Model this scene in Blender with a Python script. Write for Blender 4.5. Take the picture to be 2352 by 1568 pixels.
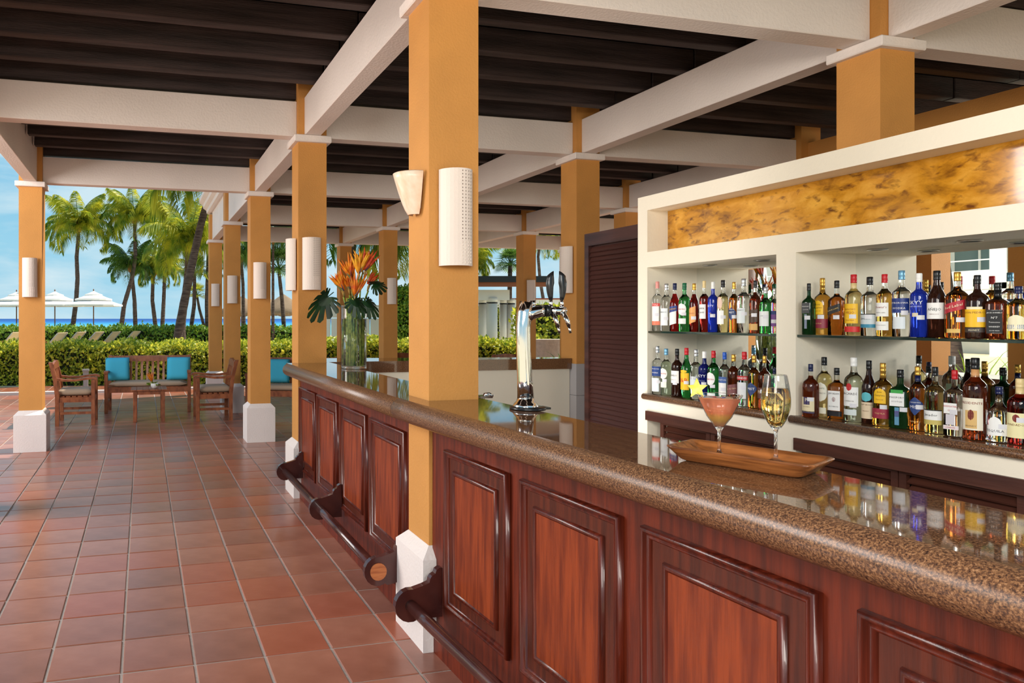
import bpy, bmesh, math, random
import numpy as np
from mathutils import Vector, Matrix
R = math.radians
PI = math.pi
rnd = random.Random(7)
for o in list(bpy.data.objects): bpy.data.objects.remove(o)
S = bpy.context.scene
COL = S.collection

# ------------------------------------------------------------------ camera, world, sun, lights, exposure
FPX, CXP, HY, HE = 1592.0, 722.0, 731.0, 1.52
TH = math.atan((CXP - 328) / FPX)
cT, sT = math.cos(TH), math.sin(TH)
cam_d = bpy.data.cameras.new('camera'); cam = bpy.data.objects.new('camera', cam_d); COL.objects.link(cam)
cam.location = (0, 0, HE); cam.rotation_euler = (R(90), 0, -TH)
cam_d.sensor_width = 36; cam_d.lens = FPX / 2352 * 36
cam_d.shift_x = (1176 - CXP) / 2352; cam_d.shift_y = (HY - 784) / 2352
cam_d.clip_start = .05; cam_d.clip_end = 6000
S.camera = cam

def world():
    w = bpy.data.worlds.new('sky'); S.world = w; w.use_nodes = True
    nt = w.node_tree; N = nt.nodes; L = nt.links; N.clear()
    out = N.new('ShaderNodeOutputWorld'); bg = N.new('ShaderNodeBackground')
    tc = N.new('ShaderNodeTexCoord'); sep = N.new('ShaderNodeSeparateXYZ')
    L.new(tc.outputs['Generated'], sep.inputs[0])
    ramp = N.new('ShaderNodeValToRGB'); e = ramp.color_ramp.elements
    e[0].position = 0; e[0].color = (.42, .72, .88, 1)
    e[1].position = 1; e[1].color = (.05, .24, .58, 1)
    a = e.new(.10); a.color = (.34, .68, .87, 1)
    a = e.new(.24); a.color = (.20, .55, .82, 1)
    L.new(sep.outputs['Z'], ramp.inputs[0])
    mp = N.new('ShaderNodeMapping'); mp.inputs['Scale'].default_value = (1.6, 1.6, 6.5)
    L.new(tc.outputs['Generated'], mp.inputs[0])
    nz = N.new('ShaderNodeTexNoise'); nz.inputs['Scale'].default_value = 2.6; nz.inputs['Detail'].default_value = 7; nz.inputs['Roughness'].default_value = .55
    nz.inputs['Distortion'].default_value = .3
    L.new(mp.outputs[0], nz.inputs['Vector'])
    cr = N.new('ShaderNodeValToRGB'); cr.color_ramp.elements[0].position = .42; cr.color_ramp.elements[1].position = .64
    L.new(nz.outputs[0], cr.inputs[0])
    mx = N.new('ShaderNodeMix'); mx.data_type = 'RGBA'
    mul = N.new('ShaderNodeMath'); mul.operation = 'MULTIPLY'; mul.inputs[1].default_value = .85
    L.new(cr.outputs[0], mul.inputs[0]); L.new(mul.outputs[0], mx.inputs[0])
    L.new(ramp.outputs[0], mx.inputs[6]); mx.inputs[7].default_value = (.72, .88, .94, 1)
    L.new(mx.outputs[2], bg.inputs[0]); bg.inputs[1].default_value = 1.0
    L.new(bg.outputs[0], out.inputs[0])
world()

def lamp(name, kind, loc, energy, color=(1, 1, 1), size=1, size_y=None, target=None):
    d = bpy.data.lights.new(name, kind); d.energy = energy; d.color = color
    if kind == 'AREA':
        d.size = size
        if size_y: d.shape = 'RECTANGLE'; d.size_y = size_y
    o = bpy.data.objects.new(name, d); COL.objects.link(o); o.location = loc
    if target: o.rotation_euler = (Vector(target) - Vector(loc)).to_track_quat('-Z', 'Y').to_euler()
    return o
sun = lamp('sun', 'SUN', (10, 3, 20), 6.5, (1, .93, .80), target=(10 - 2.75, 3 - .75, 20 - 4.3)); sun.data.angle = R(.6)
lamp('studio_softbox_main', 'AREA', (-1.6, -1.2, 2.7), 130, (1, .95, .88), 1.6, 1.6, (2.6, 4.0, 1.5))
lamp('studio_softbox_bar', 'AREA', (.55, -.9, 2.3), 50, (1, .95, .87), .7, .7, (3.2, 2.6, 1.5))
lamp('fill_light_garden_side', 'AREA', (-4.2, 5.5, 2.8), 340, (1, .94, .91), 2.6, 2.6, (1.5, 5.5, 1.6))  # added fill from the left; no real lamp stands on the garden side
lamp('fill_light_behind_bar', 'AREA', (2.2, 3.6, .6), 20, (1, .93, .84), .8, .8, (2.6, 6.5, 3.4))  # unseen fill lamp, added behind the bar
S.view_settings.view_transform = 'Standard'; S.view_settings.look = 'None'
S.view_settings.gamma = 1; S.view_settings.use_curve_mapping = False; S.view_settings.exposure = -.05

# ------------------------------------------------------------------ pixel -> world helpers (survey of the photograph)
def atz(x, y, z):
    u = (x - CXP) / FPX; Z = FPX * (HE - z) / (y - HY); return Z * (u * cT + sT), Z * (cT - u * sT), z
def depth_at(x, Z, z):       # point at camera depth Z and height z
    u = (x - CXP) / FPX; return Vector((Z * (u * cT + sT), Z * (cT - u * sT), z))
def zof(y, Z): return HE + (HY - y) * Z / FPX

# ------------------------------------------------------------------ materials
def srgb(*c):
    if len(c) == 1: c = c[0]
    return tuple(((v / 255) / 12.92 if v / 255 <= .04045 else ((v / 255 + .055) / 1.055) ** 2.4) for v in c[:3])
MC = {}
def M(name, col, rough=.6, metal=0, bump=0, bscale=60, var=0, vscale=8, coat=0, trans=0, ior=1.45, emit=0, spec=.5, col2=None, stretch=None, vdetail=3):
    if name in MC: return MC[name]
    m = bpy.data.materials.new(name); m.use_nodes = True; MC[name] = m
    nt = m.node_tree; b = nt.nodes['Principled BSDF']; L = nt.links
    b.inputs['Base Color'].default_value = (*col, 1); b.inputs['Roughness'].default_value = rough
    b.inputs['Metallic'].default_value = metal; b.inputs['IOR'].default_value = ior
    b.inputs['Coat Weight'].default_value = coat; b.inputs['Coat Roughness'].default_value = .06
    b.inputs['Transmission Weight'].default_value = trans; b.inputs['Specular IOR Level'].default_value = spec
    if emit: b.inputs['Emission Color'].default_value = (*col, 1); b.inputs['Emission Strength'].default_value = emit
    if bump or var or col2:
        tc = nt.nodes.new('ShaderNodeTexCoord'); mp = nt.nodes.new('ShaderNodeMapping'); L.new(tc.outputs['Object'], mp.inputs[0])
        if stretch: mp.inputs['Scale'].default_value = stretch
    if var or col2:
        n = nt.nodes.new('ShaderNodeTexNoise'); n.inputs['Scale'].default_value = vscale; n.inputs['Detail'].default_value = vdetail
        L.new(mp.outputs[0], n.inputs['Vector'])
        r = nt.nodes.new('ShaderNodeValToRGB'); r.color_ramp.elements[0].position = .35; r.color_ramp.elements[1].position = .65
        c2 = col2 or tuple(min(1, v * (1 + var)) for v in col); c1 = col if col2 else tuple(v * (1 - var) for v in col)
        r.color_ramp.elements[0].color = (*c1, 1); r.color_ramp.elements[1].color = (*c2, 1)
        L.new(n.outputs[0], r.inputs[0]); L.new(r.outputs[0], b.inputs['Base Color'])
    if bump:
        n2 = nt.nodes.new('ShaderNodeTexNoise'); n2.inputs['Scale'].default_value = bscale; n2.inputs['Detail'].default_value = 4
        L.new(mp.outputs[0], n2.inputs['Vector'])
        bp = nt.nodes.new('ShaderNodeBump'); bp.inputs['Strength'].default_value = bump; bp.inputs['Distance'].default_value = .01
        L.new(n2.outputs[0], bp.inputs['Height']); L.new(bp.outputs[0], b.inputs['Normal'])
    return m
ORANGE = M('orange_stucco', srgb(201, 140, 70), .7, bump=.25, bscale=90, var=.05, vscale=3)
WHITE = M('white_plaster', srgb(228, 217, 211), .75, bump=.3, bscale=60, var=.03, vscale=2)
CREAM = M('cream_plaster', srgb(238, 228, 208), .6, bump=.12, bscale=50)
DARKWOOD = M('dark_joist_wood', srgb(38, 28, 26), .65, bump=.5, bscale=40, col2=srgb(68, 54, 52), vscale=5, stretch=(.3, 4, 4), vdetail=9)
def wood(name, c1, c2, rough=.3, coat=.4, stretch=(18, 18, 1.2), bump=.08, vscale=3):
    return M(name, c1, rough, spec=.35, bump=bump, bscale=12, col2=c2, vscale=vscale, coat=coat, stretch=stretch, vdetail=5)
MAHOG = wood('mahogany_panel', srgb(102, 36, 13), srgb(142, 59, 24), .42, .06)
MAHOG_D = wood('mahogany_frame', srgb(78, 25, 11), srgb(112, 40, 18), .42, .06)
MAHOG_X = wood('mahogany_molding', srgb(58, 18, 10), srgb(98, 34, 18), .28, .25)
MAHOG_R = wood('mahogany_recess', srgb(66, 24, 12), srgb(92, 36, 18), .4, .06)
RAILW = wood('dark_rail_wood', srgb(52, 22, 20), srgb(76, 36, 30), .25, .6, (2, 2, 2))
ENDW = wood('pale_rail_end', srgb(160, 88, 50), srgb(186, 112, 66), .5, .1, (4, 4, 30))
LOUV = wood('louver_wood', srgb(50, 28, 25), srgb(70, 40, 34), .42, .12, (3, .6, 8))
LOUVR = wood('cabinet_wood', srgb(66, 36, 28), srgb(88, 50, 38), .45, .08, (3, .8, 8))
TEAK = wood('garden_teak', srgb(122, 64, 36), srgb(162, 94, 56), .45, .1, (6, 6, 3))
TRAYW = wood('acacia_tray', srgb(88, 46, 20), srgb(164, 100, 52), .35, .2, (1, 9, 14), vscale=5)
GLASS = M('clear_glass', (1, 1, 1), 0, trans=1, ior=1.45)
CHROME = M('chrome', (.78, .77, .76), .08, metal=1)
STEEL = M('steel', (.55, .55, .55), .3, metal=1)
BLACK = M('black_plastic', (.012, .012, .013), .25)
MIRROR = M('mirror_glass', (.86, .88, .87), .0, metal=1)
CERAM = M('ceramic_sconce', srgb(232, 216, 204), .7, bump=.15, bscale=120)
HOLE = M('sconce_hole', srgb(90, 66, 56), .9)
BEIGE = M('beige_cushion', srgb(176, 152, 128), .9, bump=.2, bscale=300)
TEAL = M('teal_fabric', srgb(72, 184, 214), .9, bump=.2, bscale=300)
def granite(name, k=1.0):
    m = M(name, srgb(112, 84, 62), .035)
    nt = m.node_tree; b = nt.nodes['Principled BSDF']; L = nt.links
    tc = nt.nodes.new('ShaderNodeTexCoord')
    n = nt.nodes.new('ShaderNodeTexNoise'); n.inputs['Scale'].default_value = 230; n.inputs['Detail'].default_value = 3; n.inputs['Roughness'].default_value = .7
    L.new(tc.outputs['Object'], n.inputs['Vector'])
    r = nt.nodes.new('ShaderNodeValToRGB'); e = r.color_ramp.elements
    e[0].position = .34; e[0].color = (*srgb(46, 30, 24), 1)
    e[1].position = .74; e[1].color = (*srgb(168, 128, 96), 1)
    a = e.new(.46); a.color = (*srgb(92, 62, 44), 1)
    a = e.new(.56); a.color = (*srgb(126, 88, 58), 1)
    L.new(n.outputs[0], r.inputs[0]); L.new(r.outputs[0], b.inputs['Base Color'])
    b.inputs['Specular IOR Level'].default_value = .9
    if k < 1: b.inputs['Roughness'].default_value = .34; b.inputs['Coat Weight'].default_value = .12; b.inputs['Coat Roughness'].default_value = .2; b.inputs['Specular IOR Level'].default_value = .5
    return m
GRAN = granite('brown_granite'); GRANE = granite('brown_granite_edge', .3)
def leafmat(name, c1, c2, scale=6, tl=.35):
    m = bpy.data.materials.new(name); m.use_nodes = True; nt = m.node_tree; N = nt.nodes; L = nt.links; N.clear()
    out = N.new('ShaderNodeOutputMaterial'); tc = N.new('ShaderNodeTexCoord')
    n = N.new('ShaderNodeTexNoise'); n.inputs['Scale'].default_value = scale; n.inputs['Detail'].default_value = 4; L.new(tc.outputs['Object'], n.inputs['Vector'])
    r = N.new('ShaderNodeValToRGB'); r.color_ramp.elements[0].position = .38; r.color_ramp.elements[1].position = .64
    r.color_ramp.elements[0].color = (*c1, 1); r.color_ramp.elements[1].color = (*c2, 1); L.new(n.outputs[0], r.inputs[0])
    p = N.new('ShaderNodeBsdfPrincipled'); p.inputs['Roughness'].default_value = .45; L.new(r.outputs[0], p.inputs['Base Color'])
    t = N.new('ShaderNodeBsdfTranslucent'); L.new(r.outputs[0], t.inputs[0])
    mx = N.new('ShaderNodeMixShader'); mx.inputs[0].default_value = tl; L.new(p.outputs[0], mx.inputs[1]); L.new(t.outputs[0], mx.inputs[2])
    L.new(mx.outputs[0], out.inputs[0]); return m
HEDGE = leafmat('hedge_leaf', srgb(104, 134, 30), srgb(244, 236, 84), 11, .45)
HEDGE_D = leafmat('hedge_leaf_dark', srgb(60, 112, 30), srgb(168, 190, 60), 9, .35)
PALM = leafmat('palm_leaf', srgb(84, 126, 34), srgb(214, 206, 60), 1.2, .45)
PALM_D = leafmat('palm_leaf_dark', srgb(50, 92, 34), srgb(116, 148, 56), 1.2, .4)
MONST = leafmat('monstera_leaf', srgb(6, 36, 14), srgb(18, 60, 22), 12, .08)
STEMG = leafmat('flower_stem', srgb(92, 130, 40), srgb(190, 200, 84), 30, .3)
TRUNK = M('palm_trunk', srgb(66, 50, 44), .9, bump=.8, bscale=6, col2=srgb(104, 86, 76), vscale=5, stretch=(1, 1, 5))

# ------------------------------------------------------------------ mesh helpers
class G:
    """collects verts / faces (with a material index) into one mesh"""
    def __init__(s): s.v = []; s.f = []; s.m = []; s.smooth = []
    def add(s, vs, fs, mi=0, sm=False):
        b = len(s.v); s.v += [tuple(p) for p in vs]
        s.f += [tuple(i + b for i in q) for q in fs]; s.m += [mi] * len(fs); s.smooth += [sm] * len(fs); return s
    def box(s, x0, x1, y0, y1, z0, z1, mi=0, bev=0):
        if not bev:
            vs = [(x, y, z) for z in (z0, z1) for y in (y0, y1) for x in (x0, x1)]
            return s.add(vs, [(0, 2, 3, 1), (4, 5, 7, 6), (0, 1, 5, 4), (2, 6, 7, 3), (0, 4, 6, 2), (1, 3, 7, 5)], mi)
        b = bev
        rings = []
        for z, i in ((z0, b), (z0 + b, 0), (z1 - b, 0), (z1, b)):
            rings.append([(x0 + i + (b if not i else 0), y0 + i, z), (x1 - i - (b if not i else 0), y0 + i, z), (x1 - i, y0 + i + (b if not i else 0), z), (x1 - i, y1 - i - (b if not i else 0), z),
                          (x1 - i - (b if not i else 0), y1 - i, z), (x0 + i + (b if not i else 0), y1 - i, z), (x0 + i, y1 - i - (b if not i else 0), z), (x0 + i, y0 + i + (b if not i else 0), z)])
        return s.loft(rings, mi, False)
    def loft(s, rings, mi=0, sm=True, cap=True, closed=True):
        n = len(rings[0]); vs = [p for r in rings for p in r]; fs = []
        for k in range(len(rings) - 1):
            for i in range(n if closed else n - 1):
                j = (i + 1) % n; fs.append((k * n + i, k * n + j, (k + 1) * n + j, (k + 1) * n + i))
        s.add(vs, fs, mi, sm)
        if cap:
            b = len(s.v) - len(vs)
            s.f.append(tuple(b + i for i in reversed(range(n)))); s.m.append(mi); s.smooth.append(False)
            s.f.append(tuple(b + (len(rings) - 1) * n + i for i in range(n))); s.m.append(mi); s.smooth.append(False)
        return s
    def lathe(s, prof, n=24, c=(0, 0, 0), mi=0, sm=True, cap=True, p=None):
        rings = []
        for q in prof:
            r, z = q[0], q[1]; e = q[2] if len(q) > 2 else 2
            ring = []
            for i in range(n):
                a = 2 * PI * (i + .5) / n; ca, sa = math.cos(a), math.sin(a)
                k = 1 if e == 2 else 1 / (abs(ca) ** e + abs(sa) ** e) ** (1 / e)
                ring.append((c[0] + r * k * ca, c[1] + r * k * sa, c[2] + z))
            rings.append(ring)
        return s.loft(rings, mi, sm, cap)
    def tube(s, pts, rad, n=8, mi=0, sm=True, cap=True):
        pts = [Vector(p) for p in pts]; rings = []
        if not hasattr(rad, '__len__'): rad = [rad] * len(pts)
        up = None
        for i, p in enumerate(pts):
            d = (pts[min(i + 1, len(pts) - 1)] - pts[max(i - 1, 0)]).normalized()
            if up is None:
                up = Vector((0, 0, 1)) if abs(d.z) < .9 else Vector((1, 0, 0))
            a = d.cross(up).normalized(); b = a.cross(d).normalized(); up = b
            rings.append([tuple(p + rad[i] * (math.cos(t) * a + math.sin(t) * b)) for t in [2 * PI * k / n for k in range(n)]])
        return s.loft(rings, mi, sm, cap)
    def prism(s, poly, z0, z1, mi=0):
        n = len(poly); vs = [(x, y, z0) for x, y in poly] + [(x, y, z1) for x, y in poly]
        fs = [tuple(reversed(range(n))), tuple(range(n, 2 * n))] + [(i, (i + 1) % n, n + (i + 1) % n, n + i) for i in range(n)]
        return s.add(vs, fs, mi)
    def mesh(s, name, mats):
        me = bpy.data.meshes.new(name); me.from_pydata(s.v, [], s.f)
        for m in (mats if isinstance(mats, (list, tuple)) else [mats]): me.materials.append(m)
        me.polygons.foreach_set('material_index', s.m); me.polygons.foreach_set('use_smooth', s.smooth)
        me.validate(); me.update(); return me
def obj(name, g, mats, parent=None, loc=None, rot=None):
    me = g.mesh(name, mats) if isinstance(g, G) else g
    o = bpy.data.objects.new(name, me); COL.objects.link(o)
    if parent: o.parent = parent
    if loc: o.location = loc
    if rot: o.rotation_euler = rot
    return o
def fixn(o):
    bm = bmesh.new(); bm.from_mesh(o.data); bmesh.ops.recalc_face_normals(bm, faces=bm.faces); bm.to_mesh(o.data); bm.free(); return o
def thing(name, label, cat, loc=(0, 0, 0), rz=0, group=None):
    o = bpy.data.objects.new(name, None); o.empty_display_size = .1; COL.objects.link(o); o.location = loc; o.rotation_euler = (0, 0, rz)
    o['label'] = label; o['category'] = cat
    if group: o['group'] = group
    return o
def tag(o, label, cat, group=None, kind=None):
    o['label'] = label; o['category'] = cat
    if group: o['group'] = group
    if kind: o['kind'] = kind
    return o
def dup(root, loc, rz, label):
    r = root.copy(); COL.objects.link(r); r.location = loc; r.rotation_euler = (0, 0, rz); r['label'] = label
    for ch in list(root.children):
        c = ch.copy(); COL.objects.link(c); c.parent = r
        for g in list(ch.children):
            d = g.copy(); COL.objects.link(d); d.parent = c
    return r
def struct(name, g=None, mats=None, loc=None):
    if g is None:
        o = bpy.data.objects.new(name, None); COL.objects.link(o)
    else: o = obj(name, g, mats)
    if loc: o.location = loc
    o['kind'] = 'structure'; return o
def rot2(x, y, a): return x * math.cos(a) - y * math.sin(a), x * math.sin(a) + y * math.cos(a)

# ------------------------------------------------------------------ floor
floor = struct('floor')
GROUT = M('grout', srgb(170, 156, 146), .8, bump=.4, bscale=80)
obj('grout_bed', G().box(-7, 11, -1.2, 16.6, -.12, -.005), GROUT, floor)
def tilemat(i, c1, c2):
    m = M('terracotta_%d' % i, c1, .3, bump=.12, bscale=14, col2=c2, vscale=3.2, vdetail=6, spec=.5, coat=.3)
    m.node_tree.nodes['Principled BSDF'].inputs['Coat Roughness'].default_value = .18; return m
TILES = [tilemat(0, srgb(144, 88, 68), srgb(172, 112, 90)), tilemat(1, srgb(152, 94, 73), srgb(178, 119, 96)),
         tilemat(2, srgb(158, 86, 62), srgb(176, 104, 78)), tilemat(3, srgb(134, 86, 70), srgb(162, 108, 90)), tilemat(4, srgb(158, 86, 63), srgb(178, 106, 82))]
PX, PY, TX0, TY0 = .311, .3125, .2225, 3.084
def tile_geo(g, x0, y0, mi=0, dz=0):
    j = .006; b = .003; x1 = x0 + PX - j; y1 = y0 + PY - j; x0 += j; y0 += j
    lo, hi = -.015, dz
    vs = [(x0, y0, lo), (x1, y0, lo), (x1, y1, lo), (x0, y1, lo), (x0, y0, hi - b), (x1, y0, hi - b), (x1, y1, hi - b), (x0, y1, hi - b),
          (x0 + b, y0 + b, hi), (x1 - b, y0 + b, hi), (x1 - b, y1 - b, hi), (x0 + b, y1 - b, hi)]
    g.add(vs, [(0, 1, 5, 4), (1, 2, 6, 5), (2, 3, 7, 6), (3, 0, 4, 7), (4, 5, 9, 8), (5, 6, 10, 9), (6, 7, 11, 10), (7, 4, 8, 11), (8, 9, 10, 11)], mi)
tg = G(); tile_geo(tg, 0, 0); tile_mesh = [tg.mesh('tile', TILES[i]) for i in range(5)]
cells = []
for i in range(-23, 35):
    for j in range(-13, 43):
        x0, y0 = TX0 + i * PX, TY0 + j * PY
        Z = (x0 + .15) * sT + (y0 + .15) * cT
        px = CXP + FPX * ((x0 + .15) * cT - (y0 + .15) * sT) / Z if Z > .5 else 9e9
        py = HY + FPX * HE / Z if Z > .5 else 9e9
        vis = -60 < px < 1060 and py < 1620 and not (x0 > 1.2 and y0 < 5.7)
        cells.append((0 if vis else 1, Z, x0, y0))
cells.sort(); rest = G(); n_ind = 0
for inv, Z, x0, y0 in cells:
    k = rnd.choice([0, 0, 0, 1, 1, 1, 2, 2, 3, 3, 4]); dz = rnd.uniform(-.0012, .0012)
    if not inv and n_ind < 299:
        o = obj('tile', tile_mesh[k], None, floor, (x0, y0, dz), (rnd.uniform(-.002, .002), rnd.uniform(-.002, .002), 0)); n_ind += 1
    else: tile_geo(rest, x0, y0, k, dz)
ro = obj('tile_field', rest, TILES, floor); ro['kind'] = 'stuff'

# ------------------------------------------------------------------ columns
AX, BX, CX_, DX = 1.285, 3.98, 6.63, 9.3
LX = -1.37
ROWY = {1: 2.985, 2: 5.765, 3: 8.46, 4: 11.17, 5: 13.85}
W = .25
def make_column(label, x, y, base_h=.47, shaft_mesh=None):
    t = thing('column', label, 'column', (x, y, 0), 0, 'orange columns of the terrace')
    obj('shaft', G().box(0, W, 0, W, base_h - .02, 3.58), ORANGE, t)
    d = .05; h = base_h
    rings = []
    for z, e in ((0, d), (h - .05, d), (h, .002)):
        rings.append([(-e, -e, z), (W + e, -e, z), (W + e, W + e, z), (-e, W + e, z)])
    obj('base', G().loft(rings, 0, False), WHITE, t)
    obj('capital', G().box(-.038, W + .038, -.038, W + .038, 3.023, 3.082, bev=.006), WHITE, t)
    return t
def dado_col(label, x, y):
    t = thing('column', label, 'column', (x, y, 0), 0, 'orange columns of the terrace')
    obj('shaft', G().box(0, W, 0, W, 1.09, 3.58), ORANGE, t)
    obj('capital', G().box(-.038, W + .038, -.038, W + .038, 3.023, 3.082, bev=.006), WHITE, t)
    dm = M('grey_tile', srgb(176, 172, 172), .5)
    for z0, z1 in ((0, .2), (.203, .497), (.5, .79), (.793, 1.09)): obj('dado_tile', G().box(-.006, W + .006, -.006, W + .006, z0, z1 ), dm, t)
    return t
cols = {}
cols['A1'] = make_column('nearest orange column, rising through the bar counter beside the beer tap', AX, ROWY[1])
for k, (x, y, lb) in {
    'A2': (AX, ROWY[2], 'orange column at the far end of the bar front, next to the flower vase'),
    'A3': (AX, ROWY[3], 'free-standing orange column on white base just beyond the bar, left of the vase'),
    'A4': (AX, ROWY[4], 'second orange column beyond the bar end, behind the right armchair'),
    'A5': (AX, ROWY[5], 'farthest orange column of the left row, in front of the hedge'),
    'L3': (LX, ROWY[3], 'orange column with white base at the left edge, beside the left armchair'),
    'B1': (BX, ROWY[1], 'orange column top rising behind the bottle shelving at upper right'),
    'B3': (BX, ROWY[3], 'orange column of the middle row hidden behind the near column'),
    'B4': (BX, ROWY[4], 'orange column with sconce just right of the flower vase'),
    'B5': (BX, ROWY[5], 'orange column directly behind the orange flowers'),
    'C2': (CX_, ROWY[2], 'orange column top beside the upper orange wall, far behind the shelving'),
    'C3': (CX_, ROWY[3], 'orange column top seen above the dark louvered shutter'),
    'C4': (CX_, ROWY[4], 'shaded orange column behind the chrome beer tap'),
    'C5': (CX_, ROWY[5], 'far orange column of the right row hidden behind the near column'),
    'D5': (DX, ROWY[5], 'farthest right orange column hidden behind the column with the grey tiled foot'),
    'D4': (DX, ROWY[4], 'orange column behind the louvered shutter, out on the right'),
    'L2': (LX - .09, ROWY[2], 'orange column at garden side left of the frame, seen in the mirror')}.items():
    cols[k] = dup(cols['A1'], (x, y, 0), 0, lb)
cols['B2'] = dado_col('orange column with grey tiled foot at the left of the louvered shutter', BX, ROWY[2])

# ------------------------------------------------------------------ ceiling: beams, joists, deck
ceil = struct('ceiling')
BM = dict(z0=3.084, z1=3.385); o_ = .055; bw = .14
beamG = {}
def beam(x0, x1, y0, y1, z0=3.084, z1=3.385): obj('beam', G().box(x0, x1, y0, y1, z0, z1, bev=.004), WHITE, ceil)
Y0 = .28
rows = [Y0] + [ROWY[i] for i in range(1, 6)]
XS = [LX, AX, BX, CX_, DX]
for ri, y in enumerate(rows):
    for xi in range(4):
        if ri > 3 and xi == 0: continue
        beam(XS[xi] + W, XS[xi + 1], y + o_, y + o_ + bw)
for xi, x in enumerate(XS):
    for ri in range(5):
        if xi == 0 and ri > 2: continue
        if xi == 3 and ri == 1: continue
        tall = (xi == 0) or (xi == 1 and ri >= 3)
        y0 = rows[ri] + W; y1 = rows[ri + 1]
        beam(x + o_, x + o_ + bw, y0, y1, z1=3.78 if tall else 3.405)
JB, JT = 3.41, 3.585
jm = {}
for xi in range(4):
    xa = XS[xi] + (W - .03 if xi == 0 else W / 2 + .004); xb = XS[xi + 1] + W / 2
    for ri in range(5):
        if xi == 0 and ri > 2: continue
        for k in range(6):
            y = rows[ri + 1] + .075 - k * .462
            L_ = xb - xa - .004; key = round(L_, 3)
            if key not in jm: jm[key] = G().box(0, L_, 0, .09, 0, JT - JB, bev=.006).mesh('joist', DARKWOOD)
            obj('joist', jm[key], None, ceil, (xa, y + rnd.uniform(-.008, .008), JB + rnd.uniform(-.004, .006)))
deck = M('dark_roof_deck', srgb(30, 22, 20), .8, bump=.4, bscale=30)
obj('roof_deck', G().box(LX - .1, 9.7, -.2, 8.76, 3.60, 3.78), deck, ceil)
obj('roof_deck', G().box(AX + .12, 9.7, 8.765, 14.15, 3.60, 3.78), deck, ceil)
# cornice on the outside of the garden facade
cg = G()
prof = [(0, 3.62), (-.05, 3.64), (-.06, 3.70), (-.12, 3.74), (-.13, 3.80), (-.20, 3.85), (-.20, 3.92), (.1, 3.92), (.1, 3.62)]
cg.loft([[(AX + .02 + a, y, z) for a, z in prof] for y in (8.8, 14.15)], 0, False)
fixn(obj('cornice', cg, WHITE, ceil))
fg = G().lathe([(.10, 0), (.12, .03), (.07, .06), (.06, .10), (.13, .16), (.165, .24), (.165, .30), (.12, .39), (.04, .44), (.01, .46)], 20)
for y in (13.2, 11.3): obj('ball_finial', fg.mesh('ball_finial', WHITE), None, ceil, (AX - .02, y, 3.92))
# walls
wr = struct('wall_right', G().box(6.72, 6.86, -.2, 6.02, 0, 3.345), ORANGE)

# ------------------------------------------------------------------ sconces
def sconce_geo():
    g = G(); n = 14; w = .0815; dpt = .07; th = .007; H = .445
    outer = [(w * math.cos(PI * i / n), -dpt * math.sin(PI * i / n)) for i in range(n + 1)]
    inner = [((w - th) * math.cos(PI * i / n), -(dpt - th) * math.sin(PI * i / n)) for i in range(n, -1, -1)]
    pl = outer + inner; g.loft([[(a, b - .012, z) for a, b in pl] for z in (0, H)], 0, False)
    h = G()
    for c in range(4):
        a = R(112 - c * 15) - PI / 2
        for r in range(28):
            z = H - .012 - r * .0155
            if r > 20: continue
            th_ = math.acos((.06, .27, .48, .66)[c]); x, y = w * math.cos(th_), -dpt * math.sin(th_) - .012
            nx, ny = math.cos(th_), -math.sin(th_)
            cc = Vector((x + nx * .0006, y + ny * .0006, z)); t = Vector((-ny, nx, 0))
            ring = [tuple(cc + .0026 * (math.cos(q) * t + math.sin(q) * Vector((0, 0, 1)))) for q in [2 * PI * i / 6 for i in range(6)]]
            h.add(ring, [tuple(range(6))])
    b = G()
    for c in range(4):
        th_ = math.acos((.06, .27, .48, .66)[c])
        for r in range(7):
            z = H - .012 - (21 + r) * .0155; x, y = w * math.cos(th_), -dpt * math.sin(th_) - .012
            b.lathe([(.001, -.004), (.0035, 0), (.001, .004)], 6, (x, y, z))
    return g, h, b
sg, sh, sb = sconce_geo()
sc0 = thing('wall_sconce', 'perforated ceramic half-round sconce on near face of the nearest column', 'wall lamp', (1.41, ROWY[1], 1.762), 0, 'ceramic sconces on the columns')
obj('shade', sg, CERAM, sc0); obj('perforations', sh, HOLE, sc0)['kind'] = 'stuff'; obj('embossed_dots', sb, CERAM, sc0)['kind'] = 'stuff'
obj('back_plate', G().box(-.04, .04, -.013, -.001, .05, .38), WHITE, sc0)
for x, y, rz, lb in [(AX + .115, ROWY[2], 0, 'perforated ceramic sconce on the near face of the column beside the vase'),
                     (AX, ROWY[2] + .125, -PI / 2, 'ceramic sconce jutting left from the column at the far end of the bar'),
                     (AX + .115, ROWY[3], 0, 'perforated ceramic sconce on the free-standing column just beyond the bar'),
                     (AX + .115, ROWY[4], 0, 'small perforated sconce on the column behind the right armchair'),
                     (AX + .115, ROWY[5], 0, 'small sconce on the farthest column of the left row'),
                     (LX + .12, ROWY[3], 0, 'perforated ceramic sconce on the column at the left edge'),
                     (BX + .14, ROWY[4], 0, 'pale sconce on the column right of the flower vase'),
                     (CX_ + .14, ROWY[4], 0, 'shaded sconce on the column behind the beer tap'),
                     (BX, ROWY[2] + .125, -PI / 2, 'ceramic sconce on the left side of the column by the louvered shutter')
                     ]:
    q_ = dup(sc0, (x, y, 1.762), rz, lb)
    if rz: q_.scale = (-1, 1, 1)
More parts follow.
